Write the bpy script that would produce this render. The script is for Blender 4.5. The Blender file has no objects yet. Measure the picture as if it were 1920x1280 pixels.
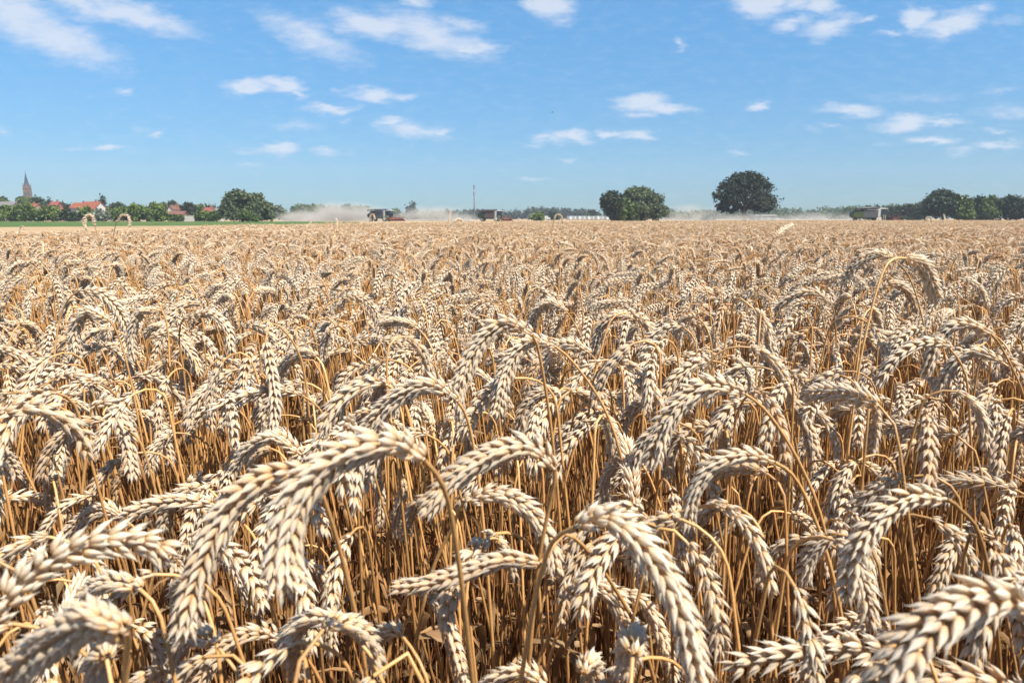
import bpy, math, random
import numpy as np
from mathutils import Vector, Matrix

# ------------------------------------------------------------------ camera, sky, sun, exposure
scene = bpy.context.scene
COL = scene.collection
H = 0.99                       # eye height above the soil
F = 1333.0                     # focal length in pixels of the 1920 px wide photograph
PITCH = math.atan((640 - 409.5) / F)
cp, sp_ = math.cos(PITCH), math.sin(PITCH)

cam_data = bpy.data.cameras.new("camera")
cam = bpy.data.objects.new("camera", cam_data)
COL.objects.link(cam)
cam.location = (0, 0, H)
cam.rotation_euler = (math.radians(90) - PITCH, 0, 0)
cam_data.sensor_width = 36
cam_data.lens = 36 * F / 1920
cam_data.clip_start = 0.02
cam_data.clip_end = 12000
cam_data.dof.use_dof = True
cam_data.dof.focus_distance = 1.2
cam_data.dof.aperture_fstop = 16
scene.camera = cam

SUN_EL = math.radians(57)
SUN_AZ = math.radians(126)     # clockwise from the view direction
sun_dir = Vector((math.sin(SUN_AZ) * math.cos(SUN_EL), math.cos(SUN_AZ) * math.cos(SUN_EL), math.sin(SUN_EL)))
sd = bpy.data.lights.new("sun", 'SUN')
sd.energy = 4.9
sd.angle = math.radians(0.53)
sd.color = (1.0, 0.94, 0.83)
sun = bpy.data.objects.new("sun", sd)
COL.objects.link(sun)
sun.rotation_euler = sun_dir.to_track_quat('Z', 'Y').to_euler()

vs = scene.view_settings
vs.view_transform = 'Standard'
vs.look = 'None'
vs.gamma = 1
vs.exposure = 1.12
scene.render.film_transparent = False
scene.cycles.max_bounces = 6
scene.cycles.diffuse_bounces = 3
scene.cycles.glossy_bounces = 2
scene.cycles.transmission_bounces = 4
scene.cycles.transparent_max_bounces = 8
scene.cycles.volume_bounces = 0


def unproj(px, py, d):
    """world point seen at photograph pixel (px, py), d metres along the lens axis"""
    u = (px - 960) / F
    v = (640 - py) / F
    return np.array((u * d, d * (cp + v * sp_), H + d * (-sp_ + v * cp)))


def fx(px, D):
    """x of something D metres ahead that shows near the horizon at photo column px"""
    return (px - 960) / F * D / (cp + .173 * sp_)


def fz(py, D):
    v = (640 - py) / F
    return H + D * (-sp_ + v * cp) / (cp + v * sp_)


def proj(p):
    x, y, z = p[0], p[1], p[2] - H
    d = y * cp - z * sp_
    v = (y * sp_ + z * cp) / d
    return 960 + F * x / d, 640 - F * v, d


world = bpy.data.worlds.new("World")
scene.world = world
world.use_nodes = True
wt = world.node_tree
wt.nodes.clear()


def N(t, typ, **kw):
    n = t.nodes.new(typ)
    for k, v in kw.items():
        setattr(n, k, v)
    return n


def build_world():
    t = wt
    L = t.links.new
    out = N(t, 'ShaderNodeOutputWorld')
    bg = N(t, 'ShaderNodeBackground')
    bg.inputs['Strength'].default_value = 0.092
    sky = N(t, 'ShaderNodeTexSky')
    sky.sky_type = 'NISHITA'
    sky.sun_disc = False
    sky.sun_elevation = SUN_EL
    sky.sun_rotation = SUN_AZ
    sky.air_density = 1.0
    sky.dust_density = 0.25
    sky.ozone_density = 1.6
    L(bg.outputs[0], out.inputs[0])
    tc = N(t, 'ShaderNodeTexCoord')
    sep = N(t, 'ShaderNodeSeparateXYZ')
    L(tc.outputs['Generated'], sep.inputs[0])
    ym = N(t, 'ShaderNodeMath', operation='MAXIMUM'); ym.inputs[1].default_value = 0.02
    L(sep.outputs['Y'], ym.inputs[0])
    du = N(t, 'ShaderNodeMath', operation='DIVIDE'); L(sep.outputs['X'], du.inputs[0]); L(ym.outputs[0], du.inputs[1])
    dv = N(t, 'ShaderNodeMath', operation='DIVIDE'); L(sep.outputs['Z'], dv.inputs[0]); L(ym.outputs[0], dv.inputs[1])
    uv = N(t, 'ShaderNodeCombineXYZ'); L(du.outputs[0], uv.inputs[0]); L(dv.outputs[0], uv.inputs[1])
    # streaky warp noise
    mp = N(t, 'ShaderNodeMapping'); mp.inputs['Scale'].default_value = (1, 2.8, 1)
    L(uv.outputs[0], mp.inputs[0])
    nz = N(t, 'ShaderNodeTexNoise'); nz.inputs['Scale'].default_value = 18; nz.inputs['Detail'].default_value = 8
    nz.inputs['Roughness'].default_value = 0.62
    L(mp.outputs[0], nz.inputs['Vector'])
    wp = N(t, 'ShaderNodeVectorMath', operation='MULTIPLY_ADD')
    wp.inputs[1].default_value = (0.07, 0.035, 0)
    wp.inputs[2].default_value = (-0.035, -0.0175, 0)
    L(nz.outputs['Color'], wp.inputs[0])
    uvw = N(t, 'ShaderNodeVectorMath', operation='ADD')
    L(uv.outputs[0], uvw.inputs[0]); L(wp.outputs[0], uvw.inputs[1])
    # clouds: x, y, half width, half height (photo px), tilt degrees, strength
    clouds = [(25, 25, 90, 42, -26, .8), (110, 70, 105, 32, -22, .8), (165, 90, 60, 20, -12, .55), (250, 30, 105, 20, -13, .85), (150, 8, 60, 20, -18, .7), (320, 42, 32, 9, -8, .6),
              (585, 72, 92, 26, -24, .62), (620, 95, 50, 14, -4, .5), (700, 48, 75, 20, -8, .85), (810, 65, 100, 25, -15, .8), (880, 88, 62, 9, -5, .8), (860, 45, 45, 12, -10, .5), (510, 35, 35, 10, 0, .4),
              (778, 4, 32, 12, 0, .7), (1030, 8, 42, 24, -20, .9), (1000, 4, 24, 10, 0, .7),
              (465, 162, 42, 10, 4, .9), (530, 161, 36, 13, -4, .95), (552, 176, 22, 8, -20, .6), (445, 178, 22, 7, 0, .4), (235, 170, 16, 5, 0, .5),
              (700, 177, 34, 12, -6, .8), (745, 181, 24, 6, -3, .6), (618, 204, 48, 7, -2, .75), (655, 227, 12, 5, 0, .4), (645, 167, 14, 5, 0, .35),
              (735, 232, 32, 9, 3, .8), (775, 246, 55, 13, -6, .65), (825, 247, 24, 7, 0, .75), (558, 237, 42, 8, 0, .4), (300, 249, 17, 5, 0, .6), (262, 240, 22, 4, 0, .3),
              (200, 275, 32, 7, -3, .7), (138, 277, 24, 6, 0, .4), (8, 248, 18, 7, 0, .5), (520, 281, 34, 9, 3, .8), (470, 286, 28, 5, 0, .4), (612, 283, 36, 6, -3, .5), (472, 308, 22, 5, 0, .35),
              (1205, 190, 48, 13, 3, 1.0), (1250, 203, 46, 11, -5, .9), (1205, 214, 32, 7, 0, .6), (1075, 256, 36, 9, -4, .85), (1035, 264, 36, 7, 0, .6), (1000, 269, 20, 4, 0, .4),
              (1140, 248, 22, 7, 3, .8), (1190, 254, 36, 9, -3, .75), (1070, 296, 18, 5, 0, .6), (1420, 202, 18, 8, 0, .85), (1600, 205, 60, 9, -3, .7), (1268, 84, 13, 8, -30, .5),
              (1425, 10, 45, 22, -5, 1.0), (1490, 8, 34, 12, -5, .7), (1540, 12, 34, 14, -4, .9), (1490, 46, 34, 10, 12, .65), (1560, 50, 44, 16, 14, .85), (1625, 38, 24, 6, 15, .5),
              (1720, 36, 26, 19, -8, 1.0), (1790, 44, 52, 20, 12, 1.0), (1765, 60, 26, 14, 0, .8), (1855, 18, 20, 10, -5, .6), (1665, 62, 26, 6, 10, .5), (1890, 42, 36, 8, 10, .35),
              (1700, 232, 58, 13, 2, .85), (1765, 229, 45, 7, 3, .65), (1750, 265, 40, 8, -3, .8), (1865, 274, 44, 7, 4, .65), (1800, 286, 36, 5, 0, .4), (1867, 247, 20, 5, 0, .5), (1895, 208, 60, 13, 0, .4),
              (1720, 180, 90, 8, 0, .25), (1870, 172, 36, 6, 5, .35), (1390, 288, 22, 5, 0, .45), (1563, 238, 16, 4, 0, .4), (1530, 246, 16, 5, 0, .3), (1000, 333, 34, 4, 0, .35), (1655, 268, 22, 4, 0, .3)]
    acc = None
    for (cx, cy, w, h, tilt, s) in clouds:
        d = unproj(cx, cy, 1) - np.array((0, 0, H))
        c = Vector((d[0] / d[1], d[2] / d[1], 0))
        m = N(t, 'ShaderNodeMapping'); m.vector_type = 'TEXTURE'
        m.inputs['Location'].default_value = c
        m.inputs['Rotation'].default_value = (0, 0, math.radians(tilt))
        m.inputs['Scale'].default_value = (w / F * 1.25, h / F * 1.35, 1)
        L(uvw.outputs[0], m.inputs[0])
        ln = N(t, 'ShaderNodeVectorMath', operation='LENGTH'); L(m.outputs[0], ln.inputs[0])
        mr = N(t, 'ShaderNodeMapRange'); mr.interpolation_type = 'LINEAR'
        mr.inputs['From Min'].default_value = 1.15; mr.inputs['From Max'].default_value = 0.0
        mr.inputs['To Min'].default_value = 0; mr.inputs['To Max'].default_value = s * 1.25
        L(ln.outputs['Value'], mr.inputs['Value'])
        if acc is None:
            acc = mr.outputs[0]
        else:
            mx = N(t, 'ShaderNodeMath', operation='MAXIMUM')
            L(acc, mx.inputs[0]); L(mr.outputs[0], mx.inputs[1]); acc = mx.outputs[0]
    # break the edges with finer noise
    n2 = N(t, 'ShaderNodeTexNoise'); n2.inputs['Scale'].default_value = 38; n2.inputs['Detail'].default_value = 9; n2.inputs['Roughness'].default_value = 0.65
    L(mp.outputs[0], n2.inputs['Vector'])
    m2 = N(t, 'ShaderNodeMath', operation='MULTIPLY_ADD'); m2.inputs[1].default_value = 0.9; m2.inputs[2].default_value = -0.42
    L(n2.outputs['Fac'], m2.inputs[0])
    ad = N(t, 'ShaderNodeMath', operation='ADD'); L(acc, ad.inputs[0]); L(m2.outputs[0], ad.inputs[1])
    gate = N(t, 'ShaderNodeMapRange'); gate.interpolation_type = 'SMOOTHSTEP'
    gate.inputs['From Min'].default_value = -0.08; gate.inputs['From Max'].default_value = 0.95
    gate.inputs['To Max'].default_value = 0.74
    L(ad.outputs[0], gate.inputs['Value'])
    ccol = N(t, 'ShaderNodeMix', data_type='RGBA')
    ccol.inputs['A'].default_value = (3.3, 3.8, 4.7, 1)
    ccol.inputs['B'].default_value = (4.4, 4.45, 4.7, 1)
    L(gate.outputs[0], ccol.inputs['Factor'])
    # hue of the clear sky
    hs = N(t, 'ShaderNodeMix', data_type='RGBA', blend_type='MULTIPLY'); hs.inputs['Factor'].default_value = 1
    hs.inputs['B'].default_value = (0.36, 0.665, 0.82, 1)
    el = N(t, 'ShaderNodeMapRange'); el.inputs['From Min'].default_value = .08; el.inputs['From Max'].default_value = .30
    el.data_type = 'FLOAT_VECTOR'
    ev = {i.identifier: i for i in el.inputs}
    ev['From_Min_FLOAT3'].default_value = (.04, .04, .04); ev['From_Max_FLOAT3'].default_value = (.26, .26, .26)
    ev['To_Min_FLOAT3'].default_value = (.68, .58, .67); ev['To_Max_FLOAT3'].default_value = (1, 1, 1)
    L(sep.outputs['Z'], ev['Vector'])
    sc_ = N(t, 'ShaderNodeVectorMath', operation='MULTIPLY'); L(sky.outputs[0], sc_.inputs[0]); L(el.outputs['Vector'], sc_.inputs[1])
    L(sc_.outputs[0], hs.inputs['A'])
    mx = N(t, 'ShaderNodeMix', data_type='RGBA')
    L(gate.outputs[0], mx.inputs['Factor']); L(hs.outputs['Result'], mx.inputs['A']); L(ccol.outputs['Result'], mx.inputs['B'])
    L(mx.outputs['Result'], bg.inputs['Color'])


build_world()

# ------------------------------------------------------------------ helpers


def tag(o, label=None, cat=None, group=None, kind=None):
    if label: o['label'] = label
    if cat: o['category'] = cat
    if group: o['group'] = group
    if kind: o['kind'] = kind
    return o


def np_mesh(name, verts, quads, attrs=None, smooth=True, mat=None, tris=None):
    me = bpy.data.meshes.new(name)
    verts = np.ascontiguousarray(verts, dtype=np.float32)
    quads = np.ascontiguousarray(quads, dtype=np.int32).reshape(-1, 4)
    nq = len(quads)
    loops = quads.ravel()
    starts = np.arange(nq, dtype=np.int32) * 4
    totals = np.full(nq, 4, dtype=np.int32)
    if tris is not None and len(tris):
        tris = np.asarray(tris, dtype=np.int32)
        starts = np.concatenate([starts, nq * 4 + np.arange(len(tris), dtype=np.int32) * 3])
        totals = np.concatenate([totals, np.full(len(tris), 3, dtype=np.int32)])
        loops = np.concatenate([loops, tris.ravel()])
    me.vertices.add(len(verts)); me.vertices.foreach_set('co', verts.ravel())
    me.loops.add(len(loops)); me.loops.foreach_set('vertex_index', loops)
    me.polygons.add(len(starts)); me.polygons.foreach_set('loop_start', starts)
    me.polygons.foreach_set('use_smooth', np.full(len(starts), smooth, dtype=bool))
    me.update(calc_edges=True)
    for k, v in (attrs or {}).items():
        a = me.attributes.new(k, 'FLOAT', 'POINT')
        a.data.foreach_set('value', np.ascontiguousarray(v, dtype=np.float32))
    if mat: me.materials.append(mat)
    return me


class MB:
    """collects boxes, prisms and tubes and links them as ONE mesh object"""
    def __init__(s):
        s.v = []; s.f = []

    def add(s, vs_, fs):
        b = len(s.v)
        s.v += [tuple(map(float, v)) for v in vs_]
        s.f += [tuple(b + i for i in f) for f in fs]
        return s

    def box(s, c, d, rz=0, taper=1.0):
        x, y, z = [q / 2 for q in d]
        P = [(-x, -y, -z), (x, -y, -z), (x, y, -z), (-x, y, -z), (-x * taper, -y * taper, z), (x * taper, -y * taper, z), (x * taper, y * taper, z), (-x * taper, y * taper, z)]
        c_, s_ = math.cos(rz), math.sin(rz)
        P = [(c[0] + p[0] * c_ - p[1] * s_, c[1] + p[0] * s_ + p[1] * c_, c[2] + p[2]) for p in P]
        return s.add(P, [(0, 3, 2, 1), (4, 5, 6, 7), (0, 1, 5, 4), (1, 2, 6, 5), (2, 3, 7, 6), (3, 0, 4, 7)])

    def prism(s, prof, y0, y1):
        """profile in x,z extruded along y"""
        n = len(prof)
        P = [(x, y0, z) for x, z in prof] + [(x, y1, z) for x, z in prof]
        fs = [tuple(range(n)), tuple(range(2 * n - 1, n - 1, -1))]
        fs += [(i, i + n, (i + 1) % n + n, (i + 1) % n) for i in range(n)]
        return s.add(P, fs)

    def tube(s, pts, radii, n=8, caps=True):
        pts = [Vector(p) for p in pts]
        b = len(s.v)
        for i, p in enumerate(pts):
            t = (pts[min(i + 1, len(pts) - 1)] - pts[max(i - 1, 0)]).normalized()
            a = t.cross(Vector((0, 0, 1)))
            if a.length < 0.05: a = t.cross(Vector((0, 1, 0)))
            a.normalize(); c = t.cross(a)
            r = radii[i] if hasattr(radii, '__len__') else radii
            for k in range(n):
                w = 2 * math.pi * k / n
                s.v.append(tuple(p + a * math.cos(w) * r + c * math.sin(w) * r))
        for i in range(len(pts) - 1):
            for k in range(n):
                s.f.append((b + i * n + k, b + i * n + (k + 1) % n, b + (i + 1) * n + (k + 1) % n, b + (i + 1) * n + k))
        if caps:
            s.f.append(tuple(b + k for k in range(n))[::-1])
            s.f.append(tuple(b + (len(pts) - 1) * n + k for k in range(n)))
        return s

    def disc_wheel(s, c, r, w, n=20, inner=0.0):
        """tyre lying in the xz plane, axis along y"""
        b = len(s.v)
        prof = [(r * .72, -w / 2), (r * .95, -w / 2), (r, -w / 3), (r, w / 3), (r * .95, w / 2), (r * .72, w / 2)] if not inner else [(0.02, -w / 2), (r, -w / 2), (r, w / 2), (0.02, w / 2)]
        m = len(prof)
        for k in range(n):
            a = 2 * math.pi * k / n
            for rr, yy in prof:
                s.v.append((c[0] + rr * math.cos(a), c[1] + yy, c[2] + rr * math.sin(a)))
        for k in range(n):
            for j in range(m):
                a0, a1 = b + k * m + j, b + k * m + (j + 1) % m
                b0, b1 = b + (k + 1) % n * m + j, b + (k + 1) % n * m + (j + 1) % m
                s.f.append((a0, a1, b1, b0))
        return s

    def build(s, name, mat, parent=None, smooth=False, bevel=0):
        me = bpy.data.meshes.new(name)
        me.from_pydata(s.v, [], s.f)
        me.update()
        me.materials.append(mat)
        if smooth:
            me.polygons.foreach_set('use_smooth', [True] * len(me.polygons))
        o = bpy.data.objects.new(name, me)
        COL.objects.link(o)
        if parent: o.parent = parent
        if bevel:
            m = o.modifiers.new("bevel", 'BEVEL'); m.width = bevel; m.segments = 2; m.limit_method = 'ANGLE'
        return o


def obj(name, me, parent=None):
    o = bpy.data.objects.new(name, me)
    COL.objects.link(o)
    if parent: o.parent = parent
    return o


def empty(name, loc=(0, 0, 0), rz=0):
    o = bpy.data.objects.new(name, None)
    o.empty_display_size = 0.1
    o.location = loc; o.rotation_euler = (0, 0, rz)
    COL.objects.link(o)
    return o


def pmat(name, color, rough=0.6, var=0.12, scale=3.0, metallic=0, spec=0.4, bump=0.0, col2=None):
    m = bpy.data.materials.new(name); m.use_nodes = True
    t = m.node_tree; L = t.links.new
    b = t.nodes['Principled BSDF']
    b.inputs['Roughness'].default_value = rough
    b.inputs['Metallic'].default_value = metallic
    b.inputs['Specular IOR Level'].default_value = spec
    tc = N(t, 'ShaderNodeTexCoord')
    nz = N(t, 'ShaderNodeTexNoise'); nz.inputs['Scale'].default_value = scale; nz.inputs['Detail'].default_value = 5
    L(tc.outputs['Object'], nz.inputs['Vector'])
    mx = N(t, 'ShaderNodeMix', data_type='RGBA')
    c = color
    c2 = col2 or tuple(max(0, q * (1 + var)) for q in c)
    mx.inputs['A'].default_value = (*[q * (1 - var) for q in c], 1)
    mx.inputs['B'].default_value = (*c2, 1)
    mr = N(t, 'ShaderNodeMapRange'); mr.inputs['From Min'].default_value = .3; mr.inputs['From Max'].default_value = .7
    L(nz.outputs['Fac'], mr.inputs['Value']); L(mr.outputs[0], mx.inputs['Factor'])
    L(mx.outputs['Result'], b.inputs['Base Color'])
    if bump:
        bp = N(t, 'ShaderNodeBump'); bp.inputs['Strength'].default_value = bump
        L(nz.outputs['Fac'], bp.inputs['Height']); L(bp.outputs[0], b.inputs['Normal'])
    return m


# ------------------------------------------------------------------ materials
def wheat_mat(name, base, tip, dark, transl=0.22, rough=0.55, spec=0.25, vary=(0.86, 1.06)):
    m = bpy.data.materials.new(name); m.use_nodes = True
    t = m.node_tree; L = t.links.new
    b = t.nodes['Principled BSDF']; out = t.nodes['Material Output']
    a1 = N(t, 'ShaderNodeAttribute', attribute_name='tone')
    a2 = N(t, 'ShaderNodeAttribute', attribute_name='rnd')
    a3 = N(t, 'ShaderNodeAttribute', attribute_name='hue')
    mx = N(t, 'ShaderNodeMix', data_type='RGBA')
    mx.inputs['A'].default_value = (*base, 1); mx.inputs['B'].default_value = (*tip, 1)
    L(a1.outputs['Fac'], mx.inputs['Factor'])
    # golden / weathered pieces
    mr = N(t, 'ShaderNodeMapRange'); mr.inputs['From Min'].default_value = .62; mr.inputs['From Max'].default_value = 1.25; mr.inputs['To Max'].default_value = .9
    sm = N(t, 'ShaderNodeMath', operation='MULTIPLY_ADD'); sm.inputs[1].default_value = .35
    L(a2.outputs['Fac'], sm.inputs[0]); L(a3.outputs['Fac'], sm.inputs[2]); L(sm.outputs[0], mr.inputs['Value'])
    m2 = N(t, 'ShaderNodeMix', data_type='RGBA'); m2.inputs['B'].default_value = (*dark, 1)
    L(mr.outputs[0], m2.inputs['Factor']); L(mx.outputs['Result'], m2.inputs['A'])
    # fine weathering
    tc = N(t, 'ShaderNodeTexCoord')
    nz = N(t, 'ShaderNodeTexNoise'); nz.inputs['Scale'].default_value = 420; nz.inputs['Detail'].default_value = 5; nz.inputs['Roughness'].default_value = .7
    L(tc.outputs['Object'], nz.inputs['Vector'])
    bp = N(t, 'ShaderNodeBump'); bp.inputs['Strength'].default_value = .35; bp.inputs['Distance'].default_value = .0006
    L(nz.outputs['Fac'], bp.inputs['Height']); L(bp.outputs[0], b.inputs['Normal'])
    m3 = N(t, 'ShaderNodeMapRange'); m3.inputs['From Min'].default_value = .3; m3.inputs['From Max'].default_value = .7
    m3.inputs['To Min'].default_value = .82; m3.inputs['To Max'].default_value = 1.10
    L(nz.outputs['Fac'], m3.inputs['Value'])
    m4 = N(t, 'ShaderNodeVectorMath', operation='SCALE'); L(m2.outputs['Result'], m4.inputs[0]); L(m3.outputs[0], m4.inputs['Scale'])
    a4 = N(t, 'ShaderNodeAttribute', attribute_name='rib')
    nb = N(t, 'ShaderNodeTexNoise'); nb.inputs['Scale'].default_value = 1100; nb.inputs['Detail'].default_value = 2
    L(tc.outputs['Object'], nb.inputs['Vector'])
    sp2 = N(t, 'ShaderNodeMapRange'); sp2.inputs['From Min'].default_value = .60; sp2.inputs['From Max'].default_value = .72; sp2.inputs['To Min'].default_value = 1; sp2.inputs['To Max'].default_value = .72
    L(nb.outputs['Fac'], sp2.inputs['Value'])
    rb = N(t, 'ShaderNodeMapRange'); rb.inputs['To Min'].default_value = 1; rb.inputs['To Max'].default_value = .87
    L(a4.outputs['Fac'], rb.inputs['Value'])
    vr = N(t, 'ShaderNodeMapRange'); vr.inputs['To Min'].default_value = vary[0]; vr.inputs['To Max'].default_value = vary[1]
    L(a2.outputs['Fac'], vr.inputs['Value'])
    m0 = N(t, 'ShaderNodeMath', operation='MULTIPLY'); L(rb.outputs[0], m0.inputs[0]); L(vr.outputs[0], m0.inputs[1])
    mm = N(t, 'ShaderNodeMath', operation='MULTIPLY'); L(m0.outputs[0], mm.inputs[0]); L(sp2.outputs[0], mm.inputs[1])
    m5 = N(t, 'ShaderNodeVectorMath', operation='SCALE'); L(m4.outputs[0], m5.inputs[0]); L(mm.outputs[0], m5.inputs['Scale'])
    m4 = m5
    L(m4.outputs[0], b.inputs['Base Color'])
    b.inputs['Roughness'].default_value = rough
    b.inputs['Specular IOR Level'].default_value = spec
    tr = N(t, 'ShaderNodeBsdfTranslucent'); L(m4.outputs[0], tr.inputs['Color'])
    ms = N(t, 'ShaderNodeMixShader'); ms.inputs[0].default_value = transl
    L(b.outputs[0], ms.inputs[1]); L(tr.outputs[0], ms.inputs[2]); L(ms.outputs[0], out.inputs['Surface'])
    return m


M_EAR = wheat_mat('wheat_ear', (0.76, 0.48, 0.20), (0.95, 0.87, 0.74), (0.62, 0.32, 0.09), 0.44, .55, .12)
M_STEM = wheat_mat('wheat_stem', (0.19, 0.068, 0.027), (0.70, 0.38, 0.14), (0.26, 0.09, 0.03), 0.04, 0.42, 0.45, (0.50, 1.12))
M_LEAF = wheat_mat('wheat_leaf', (0.38, 0.21, 0.09), (0.50, 0.33, 0.17), (0.26, 0.13, 0.05), 0.25, 0.6, 0.25, (0.55, 1.1))


def foliage_mat(name, c, c2, transl=0.25):
    m = bpy.data.materials.new(name); m.use_nodes = True
    t = m.node_tree; L = t.links.new
    b = t.nodes['Principled BSDF']; out = t.nodes['Material Output']
    a = N(t, 'ShaderNodeAttribute', attribute_name='rnd')
    mx = N(t, 'ShaderNodeMix', data_type='RGBA')
    mx.inputs['A'].default_value = (*c, 1); mx.inputs['B'].default_value = (*c2, 1)
    L(a.outputs['Fac'], mx.inputs['Factor']); L(mx.outputs['Result'], b.inputs['Base Color'])
    b.inputs['Roughness'].default_value = .6; b.inputs['Specular IOR Level'].default_value = .3
    tr = N(t, 'ShaderNodeBsdfTranslucent'); L(mx.outputs['Result'], tr.inputs['Color'])
    ms = N(t, 'ShaderNodeMixShader'); ms.inputs[0].default_value = transl
    L(b.outputs[0], ms.inputs[1]); L(tr.outputs[0], ms.inputs[2]); L(ms.outputs[0], out.inputs['Surface'])
    return m


FOL = {
    'dark': foliage_mat('foliage_dark', (0.018, 0.032, 0.014), (0.045, 0.065, 0.025), .15),
    'oak': foliage_mat('foliage_oak', (0.012, 0.020, 0.011), (0.032, 0.046, 0.022), .10),
    'mid': foliage_mat('foliage_mid', (0.035, 0.065, 0.014), (0.13, 0.18, 0.035)),
    'bright': foliage_mat('foliage_bright', (0.055, 0.095, 0.018), (0.18, 0.23, 0.045)),
    'grey': foliage_mat('foliage_willow', (0.035, 0.055, 0.022), (0.15, 0.18, 0.085)),
    'pale': foliage_mat('foliage_pale', (0.12, 0.15, 0.10), (0.26, 0.28, 0.20)),
    'conifer': foliage_mat('foliage_conifer', (0.018, 0.032, 0.022), (0.04, 0.06, 0.04), .05),
}
M_BARK = pmat('bark', (0.12, 0.09, 0.065), .9, .3, 2)

# ------------------------------------------------------------------ wheat geometry (numpy)
RNG = np.random.default_rng(11)


def floret_template(sides, us):
    """a husk: boat-shaped, pointed, growing along +z, bulging to +y; unit length, unit width"""
    key_u = np.array([0, .08, .22, .42, .62, .79, .90, .99, 1.10, 1.30])
    key_r = np.array([.30, .62, .93, 1.0, .93, .70, .42, .20, .085, .02])
    us = np.array(us)
    r = np.interp(us, key_u, key_r) * .5
    ang = np.arange(sides) * 2 * np.pi / sides + (np.pi / sides if sides == 4 else 0)
    V = []
    for u, rr in zip(us, r):
        bow = .16 * math.sin(min(u, 1) * math.pi) + (.10 * (u - 1) if u > 1 else 0)
        for a in ang:
            x, y = math.cos(a), math.sin(a)
            keel = 1.18 if y > .9 else 1.0
            g = 1 - (.10 if sides >= 6 and len(V) % 2 else 0)
            V.append((x * rr * g, y * rr * .72 * keel * g, u))
        for k in range(sides):
            v = V[-sides + k]; V[-sides + k] = (v[0], v[1], v[2])
        if bow:
            for k in range(sides):
                v = V[-sides + k]; V[-sides + k] = (v[0], v[1] + bow * .34, v[2])
    Q = []
    for i in range(len(us) - 1):
        for k in range(sides):
            Q.append((i * sides + k, i * sides + (k + 1) % sides, (i + 1) * sides + (k + 1) % sides, (i + 1) * sides + k))
    tone = np.repeat(np.clip(us, 0, 1) ** .8, sides)
    return np.array(V), np.array(Q), tone


T_HI = floret_template(8, [0, .08, .24, .45, .64, .80, .92, 1.06, 1.32])
T_NEAR = floret_template(6, [0, .12, .35, .62, .84, 1.02, 1.3])
T_MID = floret_template(4, [0, .35, .75, 1.2])
T_FAR = floret_template(3, [0, .45, 1.1])


def norm(a):
    return a / (np.linalg.norm(a, axis=-1, keepdims=True) + 1e-12)


def frames(P):
    """rotation-minimising frames along polyline P"""
    T = norm(np.gradient(P, axis=0))
    n = np.cross(T[0], (0, 0, 1.0))
    if np.linalg.norm(n) < .1: n = np.cross(T[0], (1.0, 0, 0))
    n = n / np.linalg.norm(n)
    Ns = [n]
    for i in range(1, len(P)):
        n = Ns[-1] - T[i] * np.dot(Ns[-1], T[i])
        Ns.append(n / (np.linalg.norm(n) + 1e-9))
    Ns = np.array(Ns)
    return T, Ns, np.cross(T, Ns)


def arclen(P):
    return np.concatenate([[0], np.cumsum(np.linalg.norm(np.diff(P, axis=0), axis=1))])


def sample(P, s, S=None):
    S = arclen(P) if S is None else S
    return np.stack([np.interp(s, S, P[:, k]) for k in range(3)], -1)


def catmull(C, sub=10):
    C = np.array(C, float)
    E = np.vstack([2 * C[0] - C[1], C, 2 * C[-1] - C[-2]])
    out = []
    for i in range(1, len(E) - 2):
        p0, p1, p2, p3 = E[i - 1:i + 3]
        t0 = 0; t1 = t0 + np.linalg.norm(p1 - p0) ** .5 + 1e-6; t2 = t1 + np.linalg.norm(p2 - p1) ** .5 + 1e-6; t3 = t2 + np.linalg.norm(p3 - p2) ** .5 + 1e-6
        for k in range(sub):
            t = t1 + (t2 - t1) * k / sub
            a1 = (t1 - t) / (t1 - t0) * p0 + (t - t0) / (t1 - t0) * p1
            a2 = (t2 - t) / (t2 - t1) * p1 + (t - t1) / (t2 - t1) * p2
            a3 = (t3 - t) / (t3 - t2) * p2 + (t - t2) / (t3 - t2) * p3
            b1 = (t2 - t) / (t2 - t0) * a1 + (t - t0) / (t2 - t0) * a2
            b2 = (t3 - t) / (t3 - t1) * a2 + (t - t1) / (t3 - t1) * a3
            out.append((t2 - t) / (t2 - t1) * b1 + (t - t1) / (t2 - t1) * b2)
    out.append(C[-1])
    return np.array(out)


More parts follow.
